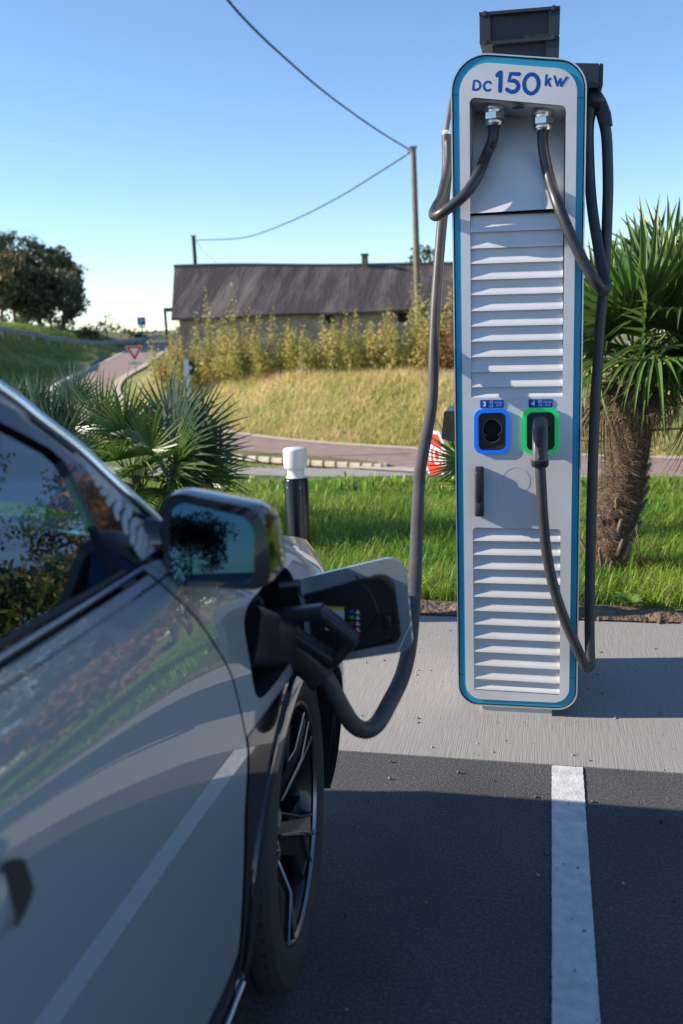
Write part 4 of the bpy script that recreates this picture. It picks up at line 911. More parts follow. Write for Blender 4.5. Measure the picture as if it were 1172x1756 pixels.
def circ(r_):
    def test(v, z): return math.hypot(v-HUB[0], z-HUB[1]) < r_
    def snap(v, z): d = math.hypot(v-HUB[0], z-HUB[1]) or 1e-6; return HUB[0]+(v-HUB[0])*r_/d, HUB[1]+(z-HUB[1])*r_/d
    return test, snap
PC, PH = (-1.60, .853), (.175, .085)                   # charge port opening in the fender: centre, half sizes
def rr_(v, z): return ((abs(v-PC[0])/PH[0])**5+(abs(z-PC[1])/PH[1])**5)**.2
port = (lambda v, z: rr_(v, z) < 1, lambda v, z: (PC[0]+(v-PC[0])/max(rr_(v, z), 1e-3), PC[1]+(z-PC[1])/max(rr_(v, z), 1e-3)))
door_lo = lambda v: .36+.02*smooth01((v+1.95)/.08)
ZB = lambda v: min(zs(v), 1.074)-.004
door = sgrid('front_door', lambda z: -2.98, lambda z: seam_v(z)-.003, door_lo, ZB, 90, 44, paint, car)
sgrid('rear_door', lambda z: -4.02, lambda z: -2.986, lambda v: .37, ZB, 30, 24, paint, car)
sgrid('front_fender', lambda z: seam_v(z)+.003, lambda z: -.875, lambda v: .30, lambda v: zs(v), 150, 100, paint, car, holes=(circ(.412), port, (lambda v, z: v < -1.43 and z < .735 and v < -1.79, lambda v, z: (v, max(z, .735)))))
sgrid('rear_quarter', lambda z: -5.2, lambda z: -4.026, lambda v: .30, lambda v: zs(v)-.004, 30, 24, paint, car)
sgrid('seam_backing', lambda z: -4.6, lambda z: -1.75, lambda v: .33, lambda v: ZB(v)-.01, 40, 20, satin, car, off=-.014, holes=(port,))
# wheel arch trim ring and liner
mb = MB(); NA = 60; vs_ = []
for i in range(NA+1):
    th = R(-16)+R(212)*i/NA
    row = []
    for r_, off, dep in ((.416,-.002,0),(.414,.006,0),(.385,.008,0),(.366,.004,0),(.362,-.02,0)):
        v, z = HUB[0]+r_*math.cos(th), HUB[1]+r_*math.sin(th); row.append((side_u(v, max(z,.22))+off, v, z))
    v, z = HUB[0]+.37*math.cos(th), HUB[1]+.37*math.sin(th); row.append((-.75, v, z)); vs_ += row
mb.add(vs_[:], [(i*6+j, i*6+j+1, (i+1)*6+j+1, (i+1)*6+j) for i in range(NA) for j in range(6-1)]); mb.build('wheel_arch_trim', gloss, car, smooth=50)
sgrid('arch_cladding', lambda z: seam_v(z)+.004, lambda z: HUB[0]-math.sqrt(max(.0001, .405**2-(z-HUB[1])**2)), lambda v: .235, lambda v: .742, 10, 30, gloss, car, off=.002)
sgrid('sill_trim', lambda z: -4.1, lambda z: -1.80, lambda v: .215, lambda v: door_lo(v)-.008, 40, 8, satin, car, off=.0)
mb = MB().tube([(side_u(v,.285)+.006, v, .268+.02*smooth01((v+2.0)/.2)) for v in np.linspace(-4.1,-1.84,30)], .006, 8); mb.build('sill_strip', chrome, car, smooth=60)
# body: bonnet, lower front, roof, far side and underbody
mb = MB()
def bon(f, g):
    v = -1.86+.99*f; z0 = zs(v); ue = side_u(v, z0); hw = ue-XC; a = 1-2*g; x = XC+hw*a; return (x, v-.0*a*a-.10*(a*a)*f*0, z0+.055*(1-abs(a)**2.6)*(1-.3*f))
mb.grid(bon, 40, 40); mb.build('bonnet', paint, car, smooth=60)
mb = MB()
def lower_front(f, g):
    z = .22+.56*g; a = 1-2*f; v = -.87-.22*abs(a)**3.2-.03*(1-g); x = XC+(side_u(-.88,max(.3,min(z,.69)))-XC)*a; return (x, v+.02*math.sin(g*PI), z)
mb.grid(lower_front, 30, 14); mb.build('front_bumper', gloss, car, smooth=60)
mb = MB(); NB = 40
def far_side(f, g): v = -5.2+4.33*f; z = .25+(zs(v)-.25)*g; return (2*XC-side_u(v, z), v, z)
mb.grid(far_side, NB, 14); mb.build('far_flank', paint, car, smooth=60)
mb = MB(); mb.grid(lambda f, g: (XC+(side_u(-5.2,.3+.7*g)-XC)*(1-2*f), -5.2-.1*(1-(1-2*f)**2), .28+.72*g), 14, 8); mb.build('rear_panel', paint, car, smooth=60)
MB().box((XC, -2.95, .24), (1.62, 4.3, .06)).build('underbody', satin, car)
MB().box((XC, -1.45, .52), (1.12, 1.2, .44)).build('engine_bay', satin, car)
MB().box((-.52, -2.9, .62), (.12, 2.1, .60)).build('door_inner', satin, car)
# greenhouse: plane of the side windows leans in towards the roof
def gp(v, z, off=0.0): return (-.455-.5*(z-1.08)+off*.894, v, z+off*.447)
win = [(-2.064,1.083),(-2.058,1.12),(-2.050,1.17),(-2.044,1.215),(-2.046,1.235),(-2.060,1.252),(-2.10,1.277),(-2.14,1.300),(-2.35,1.390),(-2.6,1.432),(-2.98,1.445),(-2.98,1.088)]
gf = MB(); fr = [(-1.985,1.070),(-1.995,1.13),(-2.003,1.2),(-2.008,1.238),(-2.022,1.258),(-2.065,1.292),(-2.115,1.322),(-2.32,1.425),(-2.6,1.47),(-3.03,1.482),(-3.03,1.070)]
def plate_on(mb, outer, holes, o0, o1): return mb.plate(outer, holes, o0, o1, lambda a, b, y: gp(a, b, y))
wf = plate_on(MB(), fr, [win], -.012, .004).build('window_frame', gloss, car)
plate_on(MB(), win, [], -.008, -.004).build('side_window', tint, car)
def strip_on(name, a_pts, r_, m): return MB().tube([gp(v, z, o) for v, z, o in a_pts], r_, 8).build(name, m, wf, smooth=60)
strip_on('window_seal', [(v, 1.0795+.004*smooth01((-2.06-v)/.3), .003) for v in np.linspace(-3.0,-2.05,12)], .006, satin)
# belt strip under the glass
mb = MB(); mb.grid(lambda f, g: (side_u(-3.03+1.10*f, 1.058)+.004+(-.008+(-.46-side_u(-3.03+1.1*f,1.058)))*g, -3.03+1.10*f, 1.056+.020*g), 30, 4); mb.build('belt_moulding', gloss, car, smooth=60)
strip_on('belt_bead', [(v, 1.0725, .010) for v in np.linspace(-3.0,-1.98,12)], .0035, chrome)
rw = [(-3.10,1.09),(-3.10,1.446),(-3.5,1.43),(-3.95,1.34),(-4.15,1.20),(-4.15,1.10)]
plate_on(MB(), [(-3.03,1.07),(-3.03,1.482),(-3.5,1.475),(-4.1,1.39),(-4.45,1.2),(-4.5,1.08)], [rw], -.012, .003).build('rear_window_frame', gloss, car); plate_on(MB(), rw, [], -.008, -.004).build('rear_side_window', tint, car)
# windscreen pillar: glossy cover, wavy reflection shaped as pale ribs, bright outer edge
pil_o = [(-1.895,1.066),(-1.898,1.112),(-1.95,1.178),(-1.999,1.241),(-2.05,1.288),(-2.096,1.331),(-2.2,1.402),(-2.4,1.476),(-2.7,1.515),(-3.1,1.525)]
pil_i = [(-1.992,1.070),(-1.996,1.115),(-2.001,1.19),(-2.006,1.236),(-2.052,1.284),(-2.095,1.312),(-2.14,1.336),(-2.33,1.43),(-2.6,1.474),(-3.03,1.486)]
pm = mat('pillar_reflection_grey', (.50,.48,.46), .5, col2=(.40,.385,.37), scale=40)  # paleness of the reflected pattern put into the colour
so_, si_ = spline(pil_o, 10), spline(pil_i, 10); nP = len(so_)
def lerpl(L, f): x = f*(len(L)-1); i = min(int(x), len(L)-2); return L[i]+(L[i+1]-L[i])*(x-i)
for i in range(26):                                   # wavy reflection on the cover, put into raised pale ribs
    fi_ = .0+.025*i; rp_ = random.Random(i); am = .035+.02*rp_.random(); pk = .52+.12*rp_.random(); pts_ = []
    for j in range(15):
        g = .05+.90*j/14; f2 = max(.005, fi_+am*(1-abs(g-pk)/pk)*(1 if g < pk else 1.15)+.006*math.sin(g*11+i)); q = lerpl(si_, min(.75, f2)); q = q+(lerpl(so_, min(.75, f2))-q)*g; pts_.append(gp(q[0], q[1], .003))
    nrm_ = Vector((.894,0,.447)); MB().tube(pts_, [.0074*(.75+.25*math.sin(PI*j/14)) for j in range(15)], 10, True, flat=.004, nrm=nrm_, round_caps=True).build('reflection_rib', pm, car, smooth=70)
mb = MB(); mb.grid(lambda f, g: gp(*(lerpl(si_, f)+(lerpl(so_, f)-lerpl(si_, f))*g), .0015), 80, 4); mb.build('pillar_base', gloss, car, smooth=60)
edge_pts = [gp(p[0], p[1], .004) for p in so_]; MB().tube(edge_pts, .0115, 10).build('pillar_edge', mat('pillar_edge_paint', (.75,.78,.8), .16, 1.0), car, smooth=70)
# roof and windscreen between the two pillar edges
mb = MB()
def roofs(f, g):
    p = lerpl(so_, .60+.40*f) if f < 1 else so_[-1]; x, y, z = gp(p[0], p[1], .0); a = 1-2*g; return (XC+(x-XC)*a, y+.12*(1-a*a)*(1-f), z+.05*(1-abs(a)**2.4))
mb.grid(roofs, 20, 20); mb.grid(lambda f, g: (XC+(gp(0,1.525)[0]-XC)*(1-2*g)*(1-.06*f), -3.1-1.7*f, 1.525-.12*f*f+.05*(1-abs(1-2*g)**2.4)), 20, 20); mb.build('roof', paint, car, smooth=60)
mb = MB()
def scr(f, g):
    p = lerpl(so_, .11+.49*f); x, y, z = gp(p[0], p[1], -.004); a = 1-2*g; return (XC+(x-XC)*a, y+.16*(1-abs(a)**2.2), z+.03*(1-a*a))
mb.grid(scr, 16, 24); mb.build('windscreen', clear_g, car, smooth=60)
def fgp(v, z, off=0.0): x, y, zz = gp(v, z, off); return (2*XC-x, y, zz)
MB().plate(fr, [win], -.012, .004, lambda a, b, y: fgp(a, b, y)).build('far_window_frame', satin, car)
MB().plate(win, [], -.008, -.004, lambda a, b, y: fgp(a, b, y)).build('far_side_window', clear_g, car)
mb = MB(); mb.grid(lambda f, g: fgp(*(lerpl(si_, f)+(lerpl(so_, f)-lerpl(si_, f))*g), .002), 40, 2); mb.build('far_pillar', satin, car)
mb = MB(); mb.grid(lambda f, g: (XC+.6*(1-2*g), -4.8-.35*f, 1.40-.38*f), 6, 8); mb.build('rear_screen', tint, car)
# inside: dashboard, seats, inner mirror
dash = mat('dashboard_vinyl', (.05,.055,.06), .6, bump=.2, bscale=300, bdist=.001); seat_m = mat('seat_cloth', (.13,.14,.15), .8, col2=(.17,.18,.19), scale=60)
MB().rbox((XC, -1.93, .97), (1.45,.42,.18), .05, 3).build('dashboard', dash, car, smooth=50)
for s_ in (1, -1):
    x = XC+s_*.37; st_ = MB().rbox((x, -2.62, .50), (.5,.52,.2), .06, 3).build('seat', seat_m, car, smooth=50)
    MB().rbox((x, -2.87, .86), (.48,.16,.62), .07, 3, Matrix.Rotation(R(14), 3, 'X')).build('backrest', seat_m, st_, smooth=50)
    MB().rbox((x, -2.95, 1.27), (.27,.10,.19), .045, 3, Matrix.Rotation(R(10), 3, 'X')).build('headrest', seat_m, st_, smooth=50)
MB().rbox((XC+.0, -2.12, 1.335), (.25,.05,.075), .02, 3).build('inner_mirror', satin, car, smooth=50)
sw = [(XC-.37+.185*math.cos(a), -2.20-.04*math.sin(a), .98+.17*math.sin(a)) for a in np.linspace(0, 2*PI, 40)]; MB().tube(sw, .016, 10).build('steering_wheel', satin, car, smooth=60)
# door mirror
mv = -1.955
def mq(x, y, v=mv): p = onY(v, x, y); return (float(p[0]), float(p[2]))
m_out = rquad([mq(277,838), mq(452,874), mq(470,1013), mq(284,1003)], [.03,.038,.03,.022], 8)
m_hole = rquad([mq(291,856), mq(438,890), mq(436,1001), mq(297,993)], [.024,.030,.018,.014], 8)
mm = MB(); cxm, czm = np.mean([p[0] for p in m_out]), np.mean([p[1] for p in m_out]); rings = []
for y, s_, dx, dz in ((0,1.0,0,0),(.012,1.03,.0,.0),(.035,1.03,.002,-.001),(.07,.97,.004,-.003),(.10,.84,.002,-.007),(.122,.62,-.006,-.011),(.132,.3,-.012,-.014)):
    rings.append([(cxm+(a-cxm)*s_+dx, mv+y, czm+(b-czm)*s_+dz) for a, b in m_out])
n_ = len(m_out)
mir = MB().ring(m_out, m_hole, mv-.002, mv+.02).build('door_mirror', gloss, car, smooth=50)
capm = MB(); vs_ = [p for r_ in rings for p in r_]; capm.add(vs_, [(i*n_+j, i*n_+(j+1) % n_, (i+1)*n_+(j+1) % n_, (i+1)*n_+j) for i in range(len(rings)-1) for j in range(n_)]+[tuple((len(rings)-1)*n_+j for j in range(n_))])
capm.build('mirror_housing', gloss, mir, smooth=60)
mg = bpy.data.materials.new('mirror_silver'); mg.use_nodes = True; b_ = mg.node_tree.nodes['Principled BSDF']; b_.inputs['Base Color'].default_value = (.022,.065,.125,1); b_.inputs['Metallic'].default_value = 1; b_.inputs['Roughness'].default_value = .015
MB().prism(m_hole, mv+.007, mv+.012, lambda a, b, y: (a, y+(a-cxm)*.20+(b-czm)*.13, b)).build('mirror_glass', mg, mir)
loft_r = []
for f, hx_, hz_ in ((0,.03,.045),(.5,.022,.032),(1,.02,.03)):
    c_ = Vector((-.47,-1.925,1.088))*(1-f)+Vector((-.40,-1.90,1.09))*f; loft_r.append([tuple(c_+Vector((0, hx_*math.cos(a), hz_*math.sin(a)))) for a in np.linspace(0, 2*PI, 17)[:-1]])
loft(MB(), loft_r).build('mirror_arm', gloss, mir, smooth=60) if False else None
mb = MB(); loft(mb, loft_r); mb.build('mirror_arm', gloss, mir, smooth=60)
mb = MB(); mb.prism([(-2.0,1.062),(-1.895,1.062),(-1.9,1.078),(-1.94,1.084),(-1.998,1.082)], .002, .012, lambda a, b, y: gp(a, b, y)); mb.build('mirror_base', gloss, mir)
# flush door handle
hv, hz_ = -2.585, .893
mb = MB(); mb.grid(lambda f, g: (side_u(hv+.10*(f-.5)*2, hz_+.026*(g-.5)*2)+.0025+.010*(1-abs(2*f-1)**4)*(1-abs(2*g-1)**4), hv+.10*(f-.5)*2, hz_+.026*(g-.5)*2), 20, 10); dh = mb.build('door_handle', paint, door, smooth=70)
mb = MB(); mb.grid(lambda f, g: (side_u(hv+.10+.04*f, hz_+.026*(g-.5)*2)+.0028, hv+.098+.036*f, hz_+.032*(g-.5)*2*(1-.5*f*f)), 8, 6); mb.build('handle_recess', gask_m, door)
# charge port: recess, flap, label
def pport(a, b, d): v, z = PC[0]+a*PH[0], PC[1]+b*PH[1]; return (side_u(v, z)-.003-d, v, z)
se = [(math.copysign(abs(math.cos(t_))**.4, math.cos(t_)), math.copysign(abs(math.sin(t_))**.4, math.sin(t_))) for t_ in np.linspace(0, 2*PI, 49)[:-1]]
mb = MB(); mb.prism(se, 0, .085, pport, False, True); port_o = mb.build('charge_port', satin, car)
MB().lathe([(.0,.075),(.03,.075),(.034,.03),(.042,.028),(.044,.06)], pport(-.05,.25,.0), (-1,0,0), 24).build('ac_socket', gask_m, port_o, smooth=40)
fp = [(500,1003),(540,984),(680,952),(702,985),(707,1085),(697,1110),(600,1133),(562,1136),(512,1100)]
FV = -1.385
def fq2(x, y): p = onY(FV, x, y); return np.array([float(p[0]), float(p[2])])
fo = rquad([fq2(497,997), fq2(694,950), fq2(709,1115), fq2(512,1145)], [.03,.035,.03,.03], 8); fcx = np.mean(np.array(fo), 0)
fi = rquad([fq2(508,1024), fq2(674,976), fq2(690,1098), fq2(522,1130)], [.02,.03,.022,.02], 8)
flap = MB().prism(fo, FV, FV+.010).build('charge_flap', paint, car, smooth=40)
fcx2 = np.mean(np.array(fi), 0); f2 = [tuple(fcx2+(np.array(p)-fcx2)*.93) for p in fi]
MB().ring(fi, f2, FV-.012, FV-.0005).build('flap_liner_rim', satin, flap, smooth=40); lin = MB().prism(f2, FV-.006, FV-.0007).build('flap_liner', satin, flap, smooth=40)
for a, b in (((610,985),(640,1020)),((640,1020),(650,1050)),((650,1050),(632,1080)),((632,1080),(580,1112))):
    p, q = fq2(*a), fq2(*b); MB().tube([(p[0],FV-.006,p[1]),(q[0],FV-.006,q[1])], .0022, 6).build('liner_rib', satin, lin, smooth=60)
p = fq2(667,1062); MB().rbox((p[0],FV-.012,p[1]), (.016,.012,.028), .003, 2).build('latch', satin, lin, smooth=50); p = fq2(664,1089); MB().rbox((p[0],FV-.010,p[1]), (.014,.008,.008), .002, 2).build('clip', satin, lin)
q0, q1 = fq2(558,1038), fq2(593,1080); st2 = MB().box(((q0[0]+q1[0])/2, FV-.0068, (q0[1]+q1[1])/2), (q1[0]-q0[0], .0006, q0[1]-q1[1])).build('warning_sticker', mat('sticker_pale', (.55,.58,.6), .5), flap)
MB().box(((q0[0]+q1[0])/2, FV-.0074, q0[1]-.0035), (q1[0]-q0[0], .0006, .007)).build('sticker_header', mat('sticker_yellow', (.65,.5,.02), .5), st2)
sx, sz = (q0[0]+q1[0])/2, (q0[1]+q1[1])/2-.003; MB().ring([(sx+.009+a, sz+b) for a, b in ngon(16,.0085)], [(sx+.009+a, sz+b) for a, b in ngon(16,.004)], FV-.0076, FV-.0072).build('sticker_print', black_s, st2); MB().box((sx-.010,FV-.0073,sz+.004), (.012,.0004,.010)).build('sticker_print', black_s, st2)
for k, (c_, y) in enumerate((((.03,.08,.5),1047),((.02,.35,.12),1057),((.5,.04,.02),1067),((.35,.03,.02),1077))):
    a_ = fq2(605,y); b_ = fq2(615,y+.5); MB().box((a_[0],FV-.0069,a_[1]), (.0095,.0006,.0072)).build('colour_mark', mat('flap_mark_%s' % ('blue','green','red','maroon')[k], c_, .5), lin)
    MB().prism([(b_[0]-.005,b_[1]-.004),(b_[0]+.005,b_[1]-.004),(b_[0]+.001,b_[1]+.0045),(b_[0]-.001,b_[1]+.0045)], FV-.0072, FV-.0066).build('symbol_mark', mat('sticker_pale',(0,0,0)), lin)
h0, h1 = pport(1.0,.35,.01), (fo[0][0]+.06, FV+.0, fcx[1]+.045); MB().tube([pport(.9,.4,.03), pport(1.0,.4,-.005), (fq2(515,1040)[0],FV-.004,fq2(515,1040)[1]), (fq2(545,1035)[0],FV-.006,fq2(545,1035)[1])], .011, 8).build('flap_hinge', satin, flap, smooth=60)
# connector plugged into the car: belongs to the hanging cable
def rr_box(mb, a, b, wa, wb, n=20, sq=.45, upv=(0,0,1)):
    """rounded bar from a to b with rectangular-ish sections wa/wb = (width, height)"""
    a, b = Vector(a), Vector(b); t_ = (b-a).normalized(); s_ = t_.cross(Vector(upv)).normalized(); w_ = s_.cross(t_); e = lambda q: math.copysign(abs(q)**sq, q)
    return loft(mb, [[tuple(p+s_*(wd*e(math.cos(2*PI*k/n)))+w_*(ht*e(math.sin(2*PI*k/n)))) for k in range(n)] for p, (wd, ht) in ((a, wa), (b, wb))])
gv = -1.53
def gpt(x, y, v=gv): return Vector(onY(v, x, y))
mb = MB(); rr_box(mb, gpt(412,1088,-1.66), gpt(452,1097,-1.575), (.038,.058), (.036,.054)); rr_box(mb, gpt(447,1096,-1.58), gpt(492,1102,gv), (.034,.05), (.030,.044)); cg = mb.build('car_connector', blackp_m, cl_, smooth=45)
mb = MB(); rr_box(mb, gpt(474,1090), gpt(556,1162,gv+.01), (.024,.034), (.022,.027)); mb.build('connector_barrel', blackp_m, cg, smooth=45)
mb = MB(); rr_box(mb, gpt(545,1153,gv+.01), gpt(556,1164,gv+.01), (.025,.029), (.025,.029)); mb.build('barrel_collar', graph_m, cg, smooth=45)
top_l, top_r, tip, low = gpt(455,1062), gpt(555,1047), gpt(610,1098), gpt(572,1136)
mb = MB(); rr_box(mb, top_l, top_r, (.020,.018), (.019,.0125)); mb.build('handle_top', blackp_m, cg, smooth=45)
mb = MB(); rr_box(mb, gpt(548,1048), tip, (.019,.0125), (.018,.013)); mb.build('handle_grip', blackp_m, cg, smooth=45)
mb = MB(); rr_box(mb, gpt(607,1096), low, (.018,.012), (.018,.011)); rr_box(mb, gpt(577,1134), gpt(500,1086), (.018,.011), (.018,.014)); mb.build('handle_guard', blackp_m, cg, smooth=45)
# wheels
def make_wheel(o, steer, name='wheel'):
    wl = bpy.data.objects.new(name, None); COL.objects.link(wl); wl.parent = car; wl.location = Vector(o)-car.location; wl.empty_display_size = .1
    def B(mb, nm, m, sm=40):
        ob = mb.build(nm, m, None, smooth=sm); ob.parent = wl; return ob
    ax = (1,0,0); tyre = [(.254,-.10),(.262,-.108),(.30,-.112),(.325,-.108),(.338,-.095)]
    for g in (-.06,-.02,.02,.06): tyre += [(.3445,g-.016),(.3445,g-.0045),(.337,g-.004),(.337,g+.004),(.3445,g+.0045),(.3445,g+.012)]
    tyre += [(.338,.095),(.325,.108),(.30,.112),(.285,.1135),(.27,.111),(.262,.106),(.252,.098)]
    mb = MB().lathe(tyre, (0,0,0), ax, 96)
    for k in range(60):
        a = 2*PI*k/60
        for s_ in (-1, 1): mb.box((s_*.086, math.cos(a)*.3385, math.sin(a)*.3385), (.022,.004,.012), Matrix.Rotation(a, 3, 'X'))
    B(mb, 'tyre', rubber, 35)
    dk = mat('rim_dark', (.02,.021,.024), .28, .4, coat=.5); mc = mat('rim_machined', (.22,.225,.235), .3, 1.0)
    B(MB().lathe([(.250,-.09),(.243,-.07),(.24,.03),(.243,.075),(.252,.094),(.256,.096)], (0,0,0), ax, 72), 'rim', dk)
    B(MB().lathe([(.256,.096),(.2555,.101),(.249,.101),(.245,.094)], (0,0,0), ax, 72), 'rim_lip', mc)
    for k in range(5):
        a = 2*PI*k/5+.31; M3 = Matrix.Rotation(a, 3, 'X')
        mb = MB(); pl = [(.058,.0,.03),(.15,.045,.075),(.246,.080,.090),(.246,.030,.092),(.15,.010,.085),(.05,-.03,.045)]
        base = [M3 @ Vector((x_, r_, t_)) for r_, t_, x_ in pl]; back = [p+Vector((-.022,0,0)) for p in base]; n = len(base)
        mb.add(base+back, [tuple(range(n)), tuple(range(2*n-1, n-1, -1))]+[(i, (i+1) % n, n+(i+1) % n, n+i) for i in range(n)]); sp_ = B(mb, 'spoke', dk)
        mb = MB(); pl = [(.05,-.03,.045),(.15,.010,.0845),(.246,-.03,.092),(.246,-.080,.09),(.15,-.042,.075),(.058,-.062,.03)]
        base = [M3 @ Vector((x_-.002, r_, t_)) for r_, t_, x_ in pl]; back = [p+Vector((-.022,0,0)) for p in base]
        mb.add(base+back, [tuple(range(n)), tuple(range(2*n-1, n-1, -1))]+[(i, (i+1) % n, n+(i+1) % n, n+i) for i in range(n)]); B(mb, 'spoke', dk)
        for pts_ in ([(.06,-.02,.052),(.15,.012,.089),(.246,.031,.0955)], [(.06,-.02,.052),(.15,.008,.089),(.246,-.031,.0955)], [(.06,.03,.036),(.15,.046,.0785),(.246,.081,.0935)], [(.246,.081,.0945),(.246,.031,.0965)]):
            B(MB().tube([M3 @ Vector((x_, r_, t_)) for r_, t_, x_ in pts_], .0038, 6), 'spoke_edge', mc, 60)
    B(MB().lathe([(0,.056),(.028,.055),(.034,.05),(.062,.042),(.07,.02)], (0,0,0), ax, 40), 'hub', dk); B(MB().lathe([(0,.0605),(.022,.060),(.0235,.056)], (0,0,0), ax, 5), 'hub_cap', mat('hub_cap_grey', (.3,.3,.31), .4, .5))
    B(MB().lathe([(.05,-.012),(.165,-.012),(.165,.012),(.05,.012)], (-.01,0,0), ax, 48), 'brake_disc', mat('disc_steel', (.35,.34,.33), .35, 1.0))
    B(MB().rbox((-.005,-.13,-.09), (.06,.075,.15), .015, 2, Matrix.Rotation(R(36), 3, 'X')), 'brake_caliper', mat('caliper_yellow', (.30,.24,.02), .4))
    wl.rotation_euler = (R(9), 0, steer); return wl
w0 = make_wheel((-.522,-1.405,.341), R(5))
for o, s_ in (((-.50,-4.1,.345), 0), ((2*XC+.50,-1.47,.345), PI+R(5)), ((2*XC+.5,-4.1,.345), PI)):
    c_ = copy_tree(w0, car); c_.location = Vector(o)-car.location; c_.rotation_euler = (0,0,s_)

# ------------------------------------------------------------------ palms
palm_m = mat('palm_leaf', (.055,.125,.022), .42, col2=(.12,.20,.04), scale=2.2, island=.35, trans=.3, spec=.6)
palm_b = mat('palm_leaf_bluish', (.12,.18,.12), .4, col2=(.075,.14,.06), scale=1.6, island=.3, trans=.28, spec=.7)
palm_d = mat('palm_leaf_dry', (.2,.14,.07), .8, col2=(.1,.075,.045), scale=5, island=.4, trans=.2)
stalk_m = mat('palm_stalk', (.12,.13,.035), .5, col2=(.09,.11,.03), scale=8)
def frond_mesh(n, span, rf, lp, seed, width=.03, fold=.35, droop=.25, split=.35, dead=0.0):
    """fan leaf: local +X along the stalk, hub at the origin, blade normal +Z; returns vertices and faces (blade, stalk)"""
    r = random.Random(seed); vs_ = []; fs = []
    for i in range(n):
        a = -span/2+span*i/(n-1)+r.uniform(-.02,.02); L = rf*(1-.22*abs(a/(span/2))**2)*r.uniform(.9,1.06); d = Vector((math.cos(a), math.sin(a), 0)); s = Vector((-d.y, d.x, 0)); up = Vector((0,0,1))
        k = 6; o = len(vs_); bend = droop*r.uniform(.4,1.5)+(r.random() < .12)*.5; cup = .18*abs(a/(span/2)); side = r.uniform(-.06,.06)
        for j in range(k+1):
            f = j/k; x = L*f; zz = -bend*L*max(0, f-split)**2*1.3+cup*L*f*.5; w_ = width*min(1, .1+f/.42)*(1-max(0, (f-.42)/.58)**1.25)*(.5+.5*rf/.55)
            if dead: zz -= dead*L*f*f*.8; w_ *= .6
            p = d*x+up*zz+s*(side*L*f*f); vs_ += [p-s*w_*.5+up*fold*w_, p, p+s*w_*.5+up*fold*w_]
        fs += [(o+3*j+q, o+3*j+q+1, o+3*j+3+q+1, o+3*j+3+q) for j in range(k) for q in (0,1)]
    return vs_, fs
def make_fronds(m, specs):
    L = []
    for sp_ in specs:
        v, f = frond_mesh(*sp_[:5], **sp_[5]); mb = MB().add(v, f); L.append((mb, sp_[3]))
    return L
class Fronds:
    def __init__(s, m, specs):
        s.me = []
        for (n, span, rf, lp, seed, kw) in specs:
            v, f = frond_mesh(n, span, rf, lp, seed, **kw); mb = MB().add(v, f); k = 7
            ob = mb.build('frond', m, None); st = MB().tube([(-lp*i/k, 0, -.10*lp*(i/k)**2) for i in range(k+1)], [.006+.006*i/k for i in range(k+1)], 6).build('stalk', stalk_m, None, smooth=60)
            s.me.append((ob.data, st.data)); bpy.data.objects.remove(ob); bpy.data.objects.remove(st)
    def place(s, T, hub, axis, normal, scale, k, dead=None):
        x = Vector(axis).normalized(); z = Vector(normal); z = (z-x*z.dot(x)).normalized(); y = z.cross(x); m4 = Matrix.Identity(4)
        for i in range(3): m4[i][0] = x[i]*scale; m4[i][1] = y[i]*scale; m4[i][2] = z[i]*scale; m4[i][3] = hub[i]-T.location[i]
        ob = bpy.data.objects.new('frond', s.me[k % len(s.me)][0]); COL.objects.link(ob); ob.parent = T; ob.matrix_local = m4
        st = bpy.data.objects.new('stalk', s.me[k % len(s.me)][1]); COL.objects.link(st); st.parent = ob; return ob
fb = [(30, R(235), .55, .6, 1, dict(width=.043, droop=.3)), (32, R(255), .55, .6, 2, dict(width=.043, droop=.5)), (28, R(215), .55, .6, 3, dict(width=.043, droop=.75)), (30, R(245), .55, .6, 4, dict(width=.04, droop=.4))]
FG = Fronds(palm_m, fb); 
FB = Fronds(palm_b, [(30, R(190), .55, .5, 11, dict(width=.031, droop=.10, fold=.45)), (28, R(215), .55, .5, 12, dict(width=.031, droop=.16, fold=.45)), (26, R(170), .55, .5, 13, dict(width=.030, droop=.05, fold=.45))])
FS = Fronds(palm_m, [(28, R(200), .55, .5, 14, dict(width=.029, droop=.10, fold=.4)), (26, R(220), .55, .5, 15, dict(width=.029, droop=.2, fold=.4))])
FD = Fronds(palm_d, [(22, R(120), .5, .5, 21, dict(width=.03, droop=.7, dead=.5)), (20, R(90), .5, .5, 22, dict(width=.03, droop=.9, dead=.8))])
# right: windmill palm with a hairy trunk
PB = Vector((.44, 1.95, 0)); PT = Vector((.545, 2.0, 1.10))
pr = thing('windmill_palm', 'windmill palm with hairy brown trunk on the grass right of the charging station', 'palm tree', PB)
hair_m = mat('palm_fibre', (.26,.17,.115), .95, col2=(.10,.068,.05), scale=9, stretch=(2,2,9), detail=8, bump=1.0, bscale=24, bdist=.05)
mb = MB(); cl = [Vector(p) for p in spline([PB+Vector((-.02,0,-.06)), PB+Vector((.0,0,.2)), (PB+PT)/2+Vector((.01,0,0)), PT], 10)]; k = len(cl); rr0 = random.Random(4); nn_ = 36; vs_ = []
for i, p in enumerate(cl):
    f = i/(k-1); base = .078+.034*smooth01(f/.45)-.008*smooth01((f-.75)/.25)
    for j in range(nn_):
        th = 2*PI*j/nn_; rad = base*(1+.07*math.sin(f*52+1.7*math.sin(th*3))+.05*math.sin(th*7+f*30)+rr0.uniform(-.035,.035)); vs_.append(p+Vector((rad*math.cos(th), rad*math.sin(th), 0)))
mb.add(vs_, [(i*nn_+j, i*nn_+(j+1) % nn_, (i+1)*nn_+(j+1) % nn_, (i+1)*nn_+j) for i in range(k-1) for j in range(nn_)]); trk = mb.build('trunk', hair_m, pr, smooth=80)
